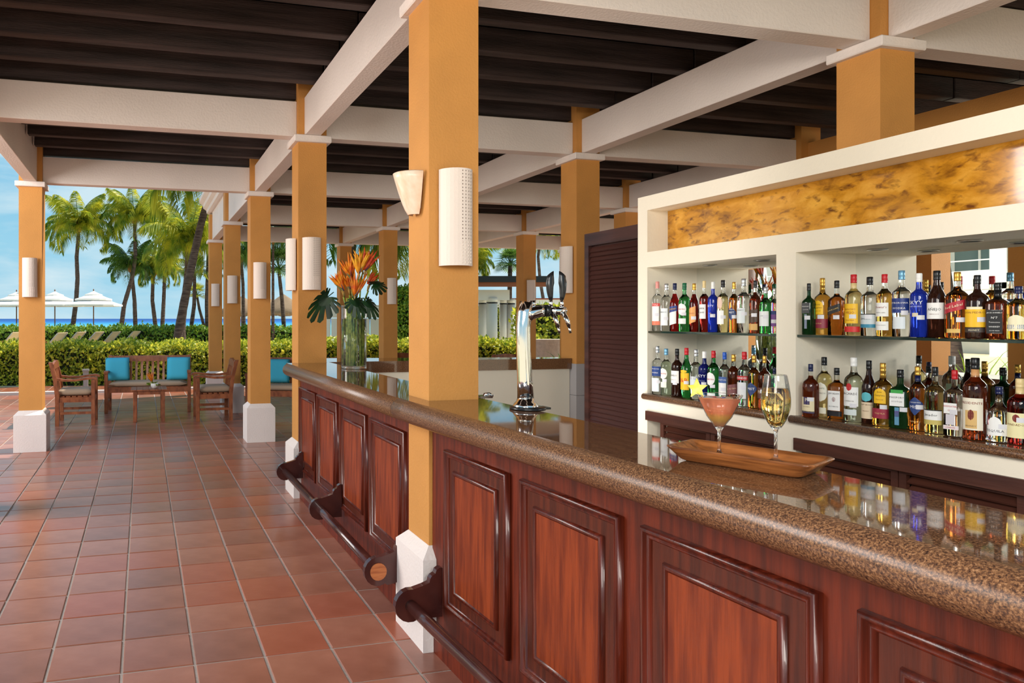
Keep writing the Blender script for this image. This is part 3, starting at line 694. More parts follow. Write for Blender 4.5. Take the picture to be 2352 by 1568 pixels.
Bt = [
 # upper left
 (1510, 646.7, 756, 10.8, SU, 3.02, 'tall', 'clear', 'whitered', [(.12, .2, 1.1, (226, 120, 90)), (.2, .5, .9, Wt), (.5, .56, 1.1, (214, 60, 50))], [('STOLI', .53, 1.2, Wt)], 'clear bottle with red and white label, leftmost ' + ul),
 (1530.5, 651.5, 757, 12, SU, XU, 'std', 'clear', 'silver', [(.12, .48, .8, (222, 226, 226))], [('BIANCO', .40, 1.1, (60, 60, 80))], 'clear bottle with whitish label, second from left ' + ul),
 (1550, 650.6, 757, 10.8, SU, XU, 'slope', 'red', 'navy', [(.14, .40, .9, Wt, 'rect', .3), (.40, .52, 1.1, (40, 60, 130), 'rect', .15)], [('CAMPARI', .46, 1.5, (232, 170, 40), .15)], 'bright red liqueur bottle with navy cap ' + ul),
 (1572.3, 650, 757.5, 12.5, SU, XU, 'std', 'green', 'green', [(.34, .58, .85, Wt, 'oval'), (.16, .27, .8, (220, 226, 220))], [('MARTINI', .46, 1.1, Rd)], 'green vermouth bottle with green cap ' + ul),
 (1594.4, 651, 758, 10, SU, XU, 'slope', 'dkred', 'gold', [(.18, .50, .9, (226, 160, 90), 'rect', .4)], [('ROSSO', .38, 1.2, (150, 30, 20))], 'dark red bottle with slanting golden label ' + ul),
 (1617.6, 645, 758, 10, SU, XU, 'tall', 'dkred', 'cream', [(.26, .54, .95, Wt)], [('AMER', .46, 1.2, Kk), ('CAMP', .38, 1.2, Kk)], 'dark red bottle with cream cap and white label ' + ul),
 (1637.8, 647.4, 758.5, 11, SU, XU, 'tall', 'blue', 'white', [], [('SKYY', .52, 1.3, Wt), ('vodka', .38, .6, Gd)], 'cobalt blue vodka bottle with white cap ' + ul),
 (1660.6, 643.5, 759, 12, SU, XU, 'tall', 'straw', 'black', [(.16, .42, .75, Wt), (.44, .68, .5, (222, 190, 170), 'oval')], [('EXTRA', .46, .8, (120, 60, 40))], 'pale straw bottle with black cap ' + ul),
 (1686, 647.8, 759.5, 10.6, SU, XU, 'std', 'amber', 'gold', [(.24, .50, 1.0, (36, 58, 104), 'diamond')], [('MIST', .40, 1.0, Wt), ('CANADIAN', .46, 1.1, Wt)], 'amber whisky with blue diamond label ' + ul),
 (1708, 640, 760, 14, SU, XU, 'tall', 'clear', 'silver', [(.18, .46, .75, (208, 214, 214))], [('RONRICO', .42, 1.0, (60, 40, 40))], 'tall clear bottle with silver cap ' + ul),
 (1735, 644.5, 761, 13, SU, XU, 'wide', 'brown', 'black', [(.20, .44, .95, (70, 48, 30), 'rect', .2), (.06, .18, .9, (206, 160, 90))], [('Flor de Caña', .36, 1.4, (216, 190, 130), .2)], 'dark amber rum with black cap and script label ' + ul),
 (1758.8, 659.7, 762, 13, SU, XU, 'std', 'green', 'silver', [(.16, .48, .95, (222, 224, 222))], [('GORDON', .38, 1.0, (70, 110, 90))], 'squat green gin bottle with silver cap and pale label ' + ul),
 (1779, 662, 763, 11, SU, 3.07, 'std', 'clear', 'silver', [(.16, .42, .9, (110, 60, 130)), (.42, .5, .9, Nv)], [], 'clear bottle with purple label, rightmost ' + ul),
 # lower left
 (1510, 794.9, 902, 11, SL, 3.02, 'tall', 'clear', 'silver', [(.06, .34, .85, (216, 226, 228)), (.38, .58, 1.2, (28, 60, 124))], [('WYBOROWA', .53, 1.5, Wt), ('WODKA', .45, 1.2, Wt)], 'clear vodka bottle with dark blue label, leftmost ' + ll),
 (1530, 800.6, 907, 12, SL, XL, 'std', 'pale', 'bluesilver', [(.34, .58, .8, (224, 226, 216), 'oval'), (.16, .28, .7, (216, 220, 206))], [('MARTINI', .46, 1.1, Rd)], 'pale green vermouth with oval label and blue-silver cap ' + ll),
 (1555.3, 801, 909, 12, SL, XL, 'std', 'dark', 'black', [(.28, .54, 1.0, Wt)], [('AÑEJO', .44, 1.2, Kk), ('CLASICO', .35, .9, (90, 60, 50))], 'near-black rum bottle with white label and black cap ' + ll),
 (1577, 799, 911.5, 12, SL, XL, 'slope', 'green', 'red', [(.16, .50, 1.1, Yl), (.50, .56, .7, Yl, 'oval')], [('J&B', .34, 1.5, (200, 50, 20))], 'green bottle with red cap and big yellow label ' + ll),
 (1598.5, 802.5, 915, 12, SL, XL, 'tall', 'clear', 'silver', [(.20, .46, .95, (206, 214, 216)), (.40, .46, 1.0, (90, 96, 110))], [('CREMA', .43, 1.3, Wt)], 'clear bottle with grey label just behind the star fruit ' + ll),
 (1618, 807, 916, 12.5, SL, XL, 'tall', 'navy', 'white', [], [('SKYY', .50, 1.5, Wt), ('INFUSIONS', .40, 1.3, (150, 160, 190))], 'navy blue vodka bottle with white cap ' + ll),
 (1639, 805.5, 918, 13, SL, XL, 'std', 'green', 'red', [(.32, .58, .85, Wt, 'oval'), (.10, .17, .9, Wt)], [('MARTINI', .44, 1.2, Rd)], 'green vermouth with oval white label and red cap ' + ll),
 (1664.4, 809, 921, 12, SL, XL, 'std', 'clear', 'blue', [(.16, .40, .9, Wt), (.40, .52, 1.0, (60, 90, 150))], [('APPLETON', .46, 1.6, Wt)], 'clear rum bottle with bright blue cap ' + ll),
 (1685, 814, 925, 13, SL, XL, 'std', 'brown', 'gold', [(.20, .40, 1.1, (120, 70, 70), 'rect', .2)], [('Flor de Caña', .32, 1.6, (224, 196, 150), .2)], 'brown rum with gold cap and maroon label ' + ll),
 (1709.8, 808, 931, 14.5, SL, XL, 'std', 'clear', 'red', [(.48, .56, 1.2, (180, 40, 40)), (.14, .44, .8, (216, 216, 216))], [('BRANDEE', .52, 1.6, Wt)], 'clear bottle with red cap and red banner ' + ll),
 (1732, 816, 933, 13, SL, XL, 'std', 'amber', 'gold', [(.22, .48, 1.0, (42, 62, 110), 'diamond')], [('MIST', .36, 1.1, Wt)], 'amber whisky with blue diamond label ' + ll),
 (1756, 817, 934, 14, SL, XL, 'wide', 'brown', 'gold', [(.2, .4, .9, (96, 56, 46))], [('Flor', .32, 1.0, Cr)], 'brown rum with gold neck behind the wine glass ' + ll),
 (1779, 846, 938, 10, SL, 3.08, 'std', 'green', 'navy', [(.2, .5, .9, Wt)], [], 'green bottle with navy cap, rightmost ' + ll),
 # upper right
 (1858, 651, 768, 13.5, SU, 3.005, 'square', 'dkgreen', 'black', [(.42, .62, .75, (60, 62, 64)), (.12, .40, .25, (120, 130, 150))], [('PASSPORT', .55, 1.2, Wt), ('SCOTCH', .49, .9, Wt)], 'square dark green whisky bottle, leftmost ' + ur),
 (1889, 638.7, 770.7, 18.5, SU, 3.055, 'wide', 'gold', 'gold', [(.36, .60, .62, Yl, 'arch'), (.12, .28, 1.2, (140, 40, 60))], [('Jose', .53, .5, (60, 40, 20)), ('Cuervo', .48, .9, (60, 40, 20)), ('Especial', .42, .6, (120, 80, 20)), ('TEQUILA', .2, .8, (220, 190, 120))], 'golden tequila with yellow label and maroon band ' + ur, ('gold', .76)),
 (1922, 644.5, 771, 17.5, SU, 3.055, 'square', 'amber', 'black', [(.40, .54, 1.0, Kk, 'rect', .35)], [('BLACK LABEL', .47, 1.5, (216, 180, 100), .35)], 'squarish amber whisky with slanted black label ' + ur),
 (1961, 630.6, 773, 18.5, SU, 3.055, 'std', 'straw', 'red', [(.20, .52, .95, Yl), (.06, .15, 1.2, (206, 40, 40))], [('RANCHO', .43, 1.2, (150, 60, 20)), ('VIEJO', .37, 1.0, (150, 60, 20)), ('TEQUILA', .25, .9, (150, 60, 20))], 'pale gold tequila with yellow label and red cap ' + ur, ('cream', .72)),
 (1998, 636, 774.5, 19, SU, 3.055, 'tall', 'clear', 'black', [(.20, .36, 1.15, (196, 204, 206)), (.14, .20, 1.15, (50, 130, 160)), (.36, .375, 1.15, Kk)], [('Jimador', .29, 1.1, (40, 50, 60))], 'clear tequila with grey and blue label ' + ur),
 (2032, 629.9, 776, 18, SU, 3.055, 'std', 'gold', 'red', [(.32, .54, .95, Wt), (.10, .24, .95, Wt)], [("Dewar's", .47, 1.3, (150, 50, 30)), ('WHITE LABEL', .38, 1.1, (90, 80, 70)), ('SCOTCH WHISKY', .18, 1.2, (120, 110, 100))], 'gold whisky with red cap and white label ' + ur),
 (2071, 621.5, 777, 20, SU, 3.055, 'tall', 'clear', 'bluesilver', [(.36, .58, 1.2, (26, 50, 120)), (.12, .30, .7, (216, 222, 226))], [('WYBOROWA', .51, 1.8, Wt), ('WODKA', .43, 1.3, Wt)], 'large clear vodka with blue band label ' + ur),
 (2111, 627.7, 778, 19, SU, 3.055, 'tall', 'blue', 'white', [(.32, .38, .35, (216, 200, 170))], [('SKYY', .54, 1.5, Wt), ('INFUSIONS', .48, 1.3, (190, 196, 220))], 'cobalt blue vodka bottle with white cap ' + ur),
 (2152, 621.8, 779.5, 20.5, SU, 3.055, 'slope', 'dark', 'black', [(.28, .52, 1.05, Wt)], [('AÑEJO', .42, 1.3, Kk), ('HABANA RON', .35, .9, (120, 60, 50))], 'near-black rum with white label ' + ur),
 (2199, 624.7, 780, 26, SU, 3.055, 'wide', 'amber', 'gold', [(.40, .54, 1.15, (176, 30, 46), 'rect', .3), (.08, .14, .6, (214, 176, 96))], [('Red Label', .48, 1.4, Cr, .3)], 'big amber whisky with slanted red label and gold cap ' + ur),
 (2245, 632, 780, 26, SU, 3.055, 'wide', 'dark', 'black', [(.18, .46, .95, Yl), (.46, .50, .7, Cr, 'rect'), (.10, .17, 1.0, (60, 50, 46))], [('DON PEDRO', .41, 1.5, (120, 60, 20)), ('BRANDY', .135, .8, Cr)], 'dark brandy with yellow label and black crest ' + ur),
 (2292, 649.7, 781, 26, SU, 3.055, 'square', 'brown', 'black', [(.10, .52, .72, (20, 20, 22)), (.105, .11, .66, Wt), (.51, .515, .66, Wt)], [("JACK DANIEL'S", .465, 1.25, Wt), ('Nº7', .38, .5, Wt), ('Tennessee', .30, .9, Wt), ('WHISKEY', .22, .9, Wt), ('SOUR MASH', .15, .8, Wt)], 'square whiskey bottle with black and white label ' + ur, ('black', .70), .66),
 (2340, 657.7, 785, 25, SU, 3.055, 'std', 'gold', 'navy', [(.16, .46, .85, Cr, 'arch'), (.20, .28, 1.0, (60, 90, 140))], [('100 AÑOS', .24, 1.5, Wt)], 'gold tequila with cream arched label, rightmost ' + ur),
 # lower right
 (1862, 836, 953, 17.5, SL, 3.01, 'wide', 'brown', 'navy', [(.10, .38, .95, (224, 208, 168)), (.24, .38, .4, (50, 40, 90)), (.08, .12, .95, (50, 40, 80))], [('P', .33, .25, Cr), ('COGNAC', .2, .8, (110, 90, 60))], 'dark cognac with navy cap and cream label, leftmost ' + lr),
 (1893, 820, 958, 16.5, SL, 3.08, 'std', 'straw', 'black', [(.26, .58, .85, (228, 226, 208), 'oval'), (.06, .16, .7, (226, 220, 196))], [('MONTE', .48, .9, Gn), ('BLANCO', .40, 1.1, Kk)], 'tall pale gold bottle with oval cream label ' + lr),
 (1922, 845, 961, 19, SL, 3.09, 'square', 'amber', 'black', [(.16, .55, .80, Wt), (.05, .15, 1.0, (30, 26, 28)), (.33, .43, .22, Rd, 'oval')], [('JIM BEAM', .49, 1.2, Kk), ('BOURBON', .24, 1.0, Kk)], 'short amber bourbon with white label and red seal ' + lr),
 (1961, 821, 968.5, 20, SL, 3.075, 'std', 'pale', 'white', [(.24, .54, 1.0, Wt), (.10, .19, .8, (206, 214, 212)), (.48, .60, .3, Rd, 'oval')], [('BACARDÍ', .44, 1.5, (60, 44, 44)), ('SUPERIOR', .32, 1.0, (110, 100, 90))], 'pale green-tinted rum with white cap and white label ' + lr),
 (1996, 828, 973, 15.5, SL, 3.075, 'slope', 'dark', 'black', [(.08, .34, 1.2, (222, 200, 168)), (.35, .50, .75, (90, 180, 190), 'oval')], [('FERNET-BRANCA', .30, 1.9, (100, 60, 30)), ('MILANO', .2, .8, (120, 80, 50))], 'slim black bottle with round sky-coloured label ' + lr),
 (2028, 833.8, 979, 22, SL, 3.07, 'wide', 'gold', 'gold', [(.36, .60, .60, Yl, 'arch'), (.12, .28, 1.2, (150, 40, 60))], [('Jose', .54, .4, (60, 40, 20)), ('Cuervo', .49, .9, (60, 40, 20)), ('Especial', .42, .6, (140, 90, 20)), ('TEQUILA', .20, .9, (220, 180, 120))], 'golden tequila with yellow label and maroon band ' + lr, ('gold', .76)),
 (2068, 849, 983.7, 24, SL, 3.07, 'square', 'dkgreen', 'black', [(.38, .60, .72, Wt), (.60, .66, .6, (60, 160, 70)), (.06, .36, .22, (90, 140, 170)), (.2, .3, .22, (150, 90, 190))], [('PASSPORT', .53, 1.25, Kk), ('SCOTCH', .46, .9, Kk)], 'square green whisky bottle with white label and ribbon ' + lr),
 (2108, 841.8, 987, 17.5, SL, 3.08, 'std', 'amber', 'gold', [(.24, .52, 1.05, (36, 60, 116), 'diamond')], [('CANADIAN', .44, 1.2, Wt), ('MIST', .37, 1.1, Wt), ('WHISKY', .14, 1.2, (220, 170, 110))], 'amber whisky with blue diamond label ' + lr, ('navy', .72)),
 (2148, 842.7, 993, 22.5, SL, 3.08, 'wide', 'straw', 'black', [(.20, .34, 1.1, Wt), (.13, .20, 1.1, (200, 180, 100)), (.34, .355, 1.1, Kk)], [('Jimador', .27, 1.2, (60, 60, 60))], 'yellow tequila with black cap and white band label ' + lr),
 (2193, 850, 1001.8, 22.5, SL, 3.075, 'square', 'pink', 'red', [(.34, .50, .72, Wt), (.10, .16, .9, (228, 214, 214)), (.17, .33, .5, (206, 200, 206))], [('BEEFEATER', .45, 1.3, Rd), ('GIN', .39, .5, Rd), ('LONDON', .13, .9, Rd)], 'square clear gin bottle with red cap ' + lr),
 (2240, 821.8, 1010, 26, SL, 3.06, 'std', 'brown', 'black', [(.12, .51, 1.0, (232, 222, 200)), (.14, .36, .5, (216, 176, 110)), (.24, .37, .26, (110, 30, 20), 'oval')], [('PRESIDENTE', .45, 1.7, (130, 40, 30)), ('BRANDY', .17, .8, (130, 110, 80))], 'tall dark red brandy with tan neck and cream label ' + lr, ('tan', .70)),
 (2295, 888, 1014.7, 27, SL, 3.09, 'onion', 'clear', 'navy', [(.12, .46, .55, Wt, 'arch'), (.12, .30, 1.1, (226, 220, 210))], [('TEQUILA', .2, 1.3, (70, 70, 80))], 'short clear tequila with navy cap and agave label ' + lr),
 (2343, 869.5, 1020, 27, SL, 3.10, 'std', 'dkred', 'cream', [(.10, .48, .95, (232, 222, 170)), (.34, .46, .28, (120, 30, 24), 'oval')], [('FUNDADOR', .30, 1.5, (120, 70, 30))], 'dark red brandy with cream neck and label, rightmost ' + lr, ('cream', .7)),
]
for b in Bt:
    ex = {}
    if len(b) > 12: ex['sleeve'] = b[12]
    if len(b) > 13: ex['fill'] = b[13]
    bottle(*b[:12], **ex)

def thin_glass(name, tint=(.97, .985, .98)):
    m = bpy.data.materials.new(name); m.use_nodes = True; nt = m.node_tree; N = nt.nodes; L = nt.links; N.clear()
    out = N.new('ShaderNodeOutputMaterial'); tr_ = N.new('ShaderNodeBsdfTransparent'); tr_.inputs[0].default_value = (*tint, 1)
    gl = N.new('ShaderNodeBsdfGlossy'); gl.inputs['Roughness'].default_value = .02; lw = N.new('ShaderNodeLayerWeight'); lw.inputs[0].default_value = .28
    mp = N.new('ShaderNodeMath'); mp.operation = 'MULTIPLY_ADD'; mp.inputs[1].default_value = .75; mp.inputs[2].default_value = .03; L.new(lw.outputs['Fresnel'], mp.inputs[0])
    mx = N.new('ShaderNodeMixShader'); L.new(mp.outputs[0], mx.inputs[0]); L.new(tr_.outputs[0], mx.inputs[1]); L.new(gl.outputs[0], mx.inputs[2]); L.new(mx.outputs[0], out.inputs[0]); return m
THIN = thin_glass('thin_glass')
# ------------------------------------------------------------------ serving tray with drinks
tr = thing('serving_tray', 'long carved acacia wood tray on the near granite worktop', 'tray', (1.506, 1.462, TZ + .0005), R(-66.5))
def rrect(a, b, r, z, n=5):
    out = []
    for sx, sy, a0 in ((1, 1, 0), (-1, 1, 90), (-1, -1, 180), (1, -1, 270)):
        for k in range(n): t = R(a0 + 90 * k / (n - 1)); out.append((sx * (a - r) + r * math.cos(t), sy * (b - r) + r * math.sin(t), z))
    return out
g = G(); L2, W2 = .170, .086
rg = [rrect(L2 - .04, W2 - .028, .02, 0), rrect(L2 - .028, W2 - .018, .02, .006), rrect(L2 - .012, W2 - .006, .022, .024), rrect(L2, W2, .022, .036), rrect(L2 - .001, W2 - .001, .021, .039), rrect(L2 - .006, W2 - .006, .02, .039),
      rrect(L2 - .02, W2 - .014, .022, .026), rrect(L2 - .045, W2 - .032, .022, .012), rrect(L2 - .07, W2 - .045, .02, .010)]
g.loft(rg, 0, True, True); fixn(obj('tray', g, TRAYW, tr))
def stem_glass(loc, label, prof, bowl, liqprof, liqmat):
    t = thing('cocktail_glass' if 'cocktail' in label else 'wine_glass', label, 'glass', loc)
    g = G(); n = 40
    ring = lambda P: [[(r * math.cos(2 * PI * i / n), r * math.sin(2 * PI * i / n), z) for i in range(n)] for r, z in P]
    g.loft(ring(prof), 0, True, True); fixn(obj('stem', g, GLASS, t))
    g = G(); g.loft(ring(bowl), 0, True, False); obj('bowl', g, THIN, t)
    br_, bz = bowl[-1]; obj('rim', G().tube([(br_ * math.cos(a), br_ * math.sin(a), bz) for a in [2 * PI * i / 48 for i in range(49)]], .0007, 6), GLASS, t)
    g = G(); g.loft([[(r * math.cos(2 * PI * i / n), r * math.sin(2 * PI * i / n), z) for i in range(n)] for r, z in liqprof], 0, True, True)
    o = fixn(obj('drink', g, liqmat, t)); return t
trz = TZ + .0115
MG = Vector((*atz(1652, 1047, trz)[:2], trz)); WG = Vector((*atz(1782, 1061, trz)[:2], trz))
cock = M('cocktail', (.95, .33, .12), .05, trans=.4, ior=1.34)
nt = cock.node_tree; tc = nt.nodes.new('ShaderNodeTexCoord'); sx = nt.nodes.new('ShaderNodeSeparateXYZ'); rp = nt.nodes.new('ShaderNodeValToRGB')
mr = nt.nodes.new('ShaderNodeMapRange'); mr.inputs[1].default_value = .078; mr.inputs[2].default_value = .15
nt.links.new(tc.outputs['Object'], sx.inputs[0]); nt.links.new(sx.outputs[2], mr.inputs[0]); nt.links.new(mr.outputs[0], rp.inputs[0])
e = rp.color_ramp.elements; e[0].position = .0; e[0].color = (1, .55, .40, 1); e[1].position = 1; e[1].color = (1, .36, .20, 1); a = e.new(.28); a.color = (1, .70, .22, 1); a = e.new(.42); a.color = (1, .58, .18, 1); a = e.new(.55); a.color = (1, .38, .20, 1)
nt.links.new(rp.outputs[0], nt.nodes['Principled BSDF'].inputs['Base Color'])
mprof = [(.0, 0), (.036, .0), (.036, .0015), (.02, .004), (.0065, .010), (.004, .02), (.0038, .05), (.0045, .066), (.0085, .0735), (.0105, .0775), (.0, .078)]
mbowl = [(.0105, .0775), (.030, .106), (.0545, .1645)]
mliq = [(0, .0785), (.0103, .0812), (.0284, .1080), (.0492, .1545), (.0, .1545)]
stem_glass(MG, 'stemmed cocktail glass of orange-pink drink at left on the tray', mprof, mbowl, mliq, cock)
wine = M('white_wine', (.97, .74, .30), 0, trans=1, ior=1.34)
wprof = [(0, 0), (.034, 0), (.034, .0015), (.018, .004), (.006, .010), (.0038, .022), (.0036, .075), (.006, .084), (.012, .0895), (0, .090)]
wbowl = [(0.012, 0.0895), (0.016, 0.096), (0.0223, 0.108), (0.0267, 0.12), (0.0307, 0.135), (0.0325, 0.15), (0.0325, 0.163), (0.0312, 0.178), (0.028, 0.202), (0.0245, 0.2235)]
wliq = [(0, 0.0905), (0.0153, 0.0966), (0.0215, 0.1083), (0.026, 0.1203), (0.03, 0.1352), (0.0318, 0.15), (0.0318, 0.163), (0.0304, 0.178), (0.0289, 0.19), (0.0, 0.19)]
stem_glass(WG, 'stemmed wine glass of golden white wine at right on the tray', wprof, wbowl, wliq, wine)
# star fruit slice
STARF = M('star_fruit', srgb(226, 214, 60), .35, col2=srgb(244, 236, 130), vscale=60)
g = G(); pts = []
for i in range(10):
    r = .027 if i % 2 == 0 else .0125; a = PI / 2 + PI * i / 5 + .12; pts.append((r * math.cos(a), r * math.sin(a)))
pr = []
for s_, off in ((1.0, -.0025), (1.05, 0), (1.0, .0025)): pr.append([(x * s_, off, z * s_) for x, z in pts])
g.loft(pr, 0, False); sf = obj('star_fruit_slice', g, STARF); sf.location = (MG.x - .036, MG.y + .038, MG.z + .178); sf.rotation_euler = (0, .1, R(-20))
tag(sf, 'yellow star fruit slice on the rim of the cocktail glass', 'fruit')

# ------------------------------------------------------------------ beer tap tower
bt = thing('beer_tap', 'curved chrome beer tap tower with two black handles on the near worktop', 'beer tap', (1.553, 2.60, TZ + .0005), 0)
obj('drip_mat', G().lathe([(.072, 0), (.074, .003), (.074, .008), (.07, .011), (.0, .011)], 32, (.01, 0, 0)).box(.04, .10, -.03, .03, .0, .008), BLACK, bt)
obj('base', G().lathe([(.052, .011), (.052, .016), (.045, .026), (.037, .034), (.034, .046)], 32), CHROME, bt)
obj('pipe', G().tube([(0, 0, .04), (-.004, 0, .12), (-.010, 0, .25), (-.011, 0, .34), (-.006, 0, .40), (.004, 0, .446)], [.034, .031, .029, .029, .030, .028], 24), CHROME, bt)
obj('pipe_rim', G().lathe([(.012, .0), (.016, .0), (.016, .026), (.013, .026)], 20, (.030, 0, .428)), CHROME, bt)
arm = obj('arm', G().tube([(-.004, 0, .385), (.02, 0, .402), (.06, 0, .410), (.085, 0, .412)], [.03, .03, .027, .024], 20).tube([(.108, 0, .412), (.185, 0, .412), (.19, 0, .412)], [.017, .017, .012], 20), CHROME, bt)
obj('collar', G().tube([(.085, 0, .412), (.108, 0, .412)], .0255, 20), BLACK, bt)
for k, x in enumerate((.119, .171)):
    tp = obj('tap', G().tube([(x, 0, .425), (x, 0, .462)], [.009, .007], 12).tube([(x, -.006, .405), (x + .006, -.03, .37), (x + .012, -.034, .345)], [.011, .010, .007], 12).tube([(x + .012, -.034, .345), (x + .017, -.036, .318)], [.0055, .0055], 10), CHROME, bt)
    s_ = -1 if k == 0 else 1
    g = G(); rings = []
    for t in range(9):
        q = t / 8; z = .458 + .11 * q; r = .0085 + .006 * math.sin(min(1, q * 1.1) * PI * .9) + .002 * q; cx = x + s_ * (.004 * math.sin(q * PI * 1.3)) + s_ * .006 * q * q
        rings.append([(cx + r * math.cos(a) * (1.25 if q > .6 else 1), r * math.sin(a) * .8, z + (s_ * -.012 * math.cos(a) * q ** 4)) for a in [2 * PI * i / 12 for i in range(12)]])
    g.loft(rings, 0, True, True); obj('handle', g, BLACK, tp)['label'] = 'black curved tap handle'

# ------------------------------------------------------------------ vase and flowers
VX, VY = 1.563, 5.06
vs = thing('flower_vase', 'tall clear glass cylinder vase of water on the far worktop', 'vase', (VX, VY, TZ + .0005))
r = .097; H = .475
obj('glass', G().lathe([(r, .018), (r, H)], 48, cap=False), THIN, vs); obj('glass_foot', G().lathe([(r, 0), (r, .02)], 48), GLASS, vs); obj('rim', G().tube([(r * math.cos(a), r * math.sin(a), H) for a in [2 * PI * i / 48 for i in range(49)]], .0018, 6), GLASS, vs)
obj('water', G().loft([[(q * math.cos(2 * PI * i / 40), q * math.sin(2 * PI * i / 40), z) for i in range(40)] for q, z in [(.001, .0235), (r - .0045, .0235), (r - .0045, .375), (.001, .375)]], 0, True, True), M('water', (.93, .97, .93), 0, trans=1, ior=1.33), vs)
PET = [leafmat('petal_orange', srgb(226, 96, 16), srgb(250, 168, 30), 20, .3), leafmat('petal_yellow', srgb(238, 150, 16), srgb(252, 200, 50), 20, .3), leafmat('petal_red', srgb(196, 50, 20), srgb(240, 110, 36), 20, .3)]
BRACT = leafmat('bract', srgb(60, 84, 36), srgb(170, 130, 60), 20, .1)
def spike(g, p, d, L_, w, n=5):
    d = Vector(d).normalized(); s_ = d.cross(Vector((.3, 1, .2))).normalized(); b = s_.cross(d)
    pts = [Vector(p) + d * L_ * i / n for i in range(n + 1)]; ws = [w * math.sin(PI * (.12 + .88 * (1 - i / n)) * .55) if i < n else .0004 for i in range(n + 1)]
    rings = [[tuple(pts[i] + s_ * ws[i]), tuple(pts[i] + b * ws[i] * .35), tuple(pts[i] - s_ * ws[i]), tuple(pts[i] - b * ws[i] * .35)] for i in range(n + 1)]
    g.loft(rings, 0, True, True)
# pixel positions of bloom bases, tips direction (px), petal material
FL = [((806, 638), (-.35, 1), 0, .125, 8, 'orange bloom with upright petals at upper left of the bouquet', -.03), ((832, 615), (-.12, 1), 1, .10, 7, 'yellow-orange bloom at the top centre of the bouquet', .04),
      ((838, 622), (.45, 1), 2, .125, 7, 'red-orange bloom at the upper right of the bouquet', -.02), ((789, 668), (-.6, 1), 0, .12, 9, 'orange bloom leaning left low in the bouquet', -.05),
      ((815, 680), (.25, 1), 0, .14, 8, 'orange bloom rising from the middle of the bouquet', -.07), ((824, 628), (.1, 1), 1, .12, 7, 'golden bloom between the upper flowers', -.10), ((803, 664), (-.25, 1), 0, .12, 7, 'orange bloom behind the low left flower', .05),
      ((846, 654), (.75, 1), 2, .075, 5, 'small red bloom at the right of the bouquet', .0)]
for (bx, by), (dx, dz), mi, L_, n, lb, oy in FL:
    Y = VY + oy; u = (bx - CXP) / FPX; Z = Y / (cT - u * sT); X = Z * (u * cT + sT); z = zof(by, Z)
    f = thing('bird_of_paradise', lb, 'flower', (X, Y, z), 0, 'orange flowers in the tall vase')
    g = G(); fr_ = random.Random(bx)
    n += 4
    for k in range(n):
        a = (k / (n - 1) - .5) * 1.1; ddx = dx + a; spike(g, (0, 0, .005), (ddx, fr_.uniform(-.35, .25), dz), L_ * 1.45 * fr_.uniform(.6, 1.1), .0125)
    obj('petals', g, PET[mi], f)
    obj('tongue', (lambda q: (spike(q, (0, -.01, 0), (dx + .2, -.3, dz * .8), L_ * .5, .004), q)[1])(G()), M('blue_tongue', srgb(50, 40, 80), .5), f)
    obj('bract', G().tube([(0 - .035 * (1 if dx < 0 else -1) * -1 * .2, 0, -.05), (0, 0, -.02), (.02 * dx, 0, .01), (.09 * dx + .02 * (1 if dx > 0 else -1), 0, .055)], [.006, .010, .011, .001], 8), BRACT, f)
    bxl, byl = VX - X + fr_.uniform(-.04, .04), VY - Y + fr_.uniform(-.04, .04)
    obj('stem', G().tube([(0, 0, -.045), (bxl * .5, byl * .5, -.16), (bxl * 1.1, byl * 1.1, TZ + .34 - z), (bxl - .02 * (1 if bxl > 0 else -1), byl, TZ + .035 - z)], .0065, 8), STEMG, f)
extra = thing('green_stalks', 'bundle of green stalks standing in the water of the tall vase', 'stalks', (VX, VY, TZ + .0355)); 
g = G(); fr_ = random.Random(3)
for k in range(15):
    a = fr_.uniform(0, 2 * PI); q = .078 * math.sqrt(fr_.random()); a2 = a + fr_.uniform(-.7, .7)
    g.tube([(q * math.cos(a), q * math.sin(a), 0), (q * .9 * math.cos((a + a2) / 2), q * .9 * math.sin((a + a2) / 2), .25), (q * .8 * math.cos(a2), q * .8 * math.sin(a2), .5)], fr_.uniform(.004, .0075), 6)
obj('stalks', g, STEMG, extra)['kind'] = 'stuff'
def monstera(px, py, rz, tilt, size, label, oy=-.06, roll=0):
    Y = VY + oy; u = (px - CXP) / FPX; Z = Y / (cT - u * sT)
    t = thing('monstera_leaf', label, 'leaf', (Z * (u * cT + sT), Y, zof(py, Z)), 0, 'split green leaves round the vase rim')
    g = G(); n = 6; pz = lambda x, y: -.9 * (y ** 2) / size - .35 * max(0, x) ** 2 / size
    def pr(a, k): # heart-shaped outline
        q = .62 + .38 * math.cos(a); return k * size * q * math.cos(a) * 1.05, k * size * (.70 if a < 2.2 else .6) * math.sin(a) * (.85 + .15 * math.cos(a))
    for side in (1, -1):
        for k in range(n):
            a0 = k * R(150) / n; a1 = a0 + R(150) / n; gap = R(150) / n * .16
            P_ = [(0, 0), pr(a0, .42), pr(a0 + gap * 0, .55), pr(a0 + gap, 1), pr((a0 + a1) / 2, 1.06), pr(a1 - gap, .98), pr(a1, .55), pr(a1, .42)]
            v_ = [(x, side * y, pz(x, y)) for x, y in P_]; g.add(v_, [(0, 1, 7), (1, 2, 3, 4), (1, 4, 7), (7, 4, 5, 6)])
    g.box(-.3 * size, .72 * size, -.003, .003, -.002, .002)
    obj('blade', g, MONST, t, None, (R(roll), R(tilt), R(rz)))
    return t
monstera(752, 682, 180 - 14, 38, .20, 'split monstera leaf spreading left from the vase', -.08, 52)
monstera(858, 652, 12, -8, .13, 'split monstera leaf pointing right from the vase', -.04, 50)
monstera(815, 690, -60, 50, .13, 'drooping monstera leaf in front of the vase rim', -.12, 30)
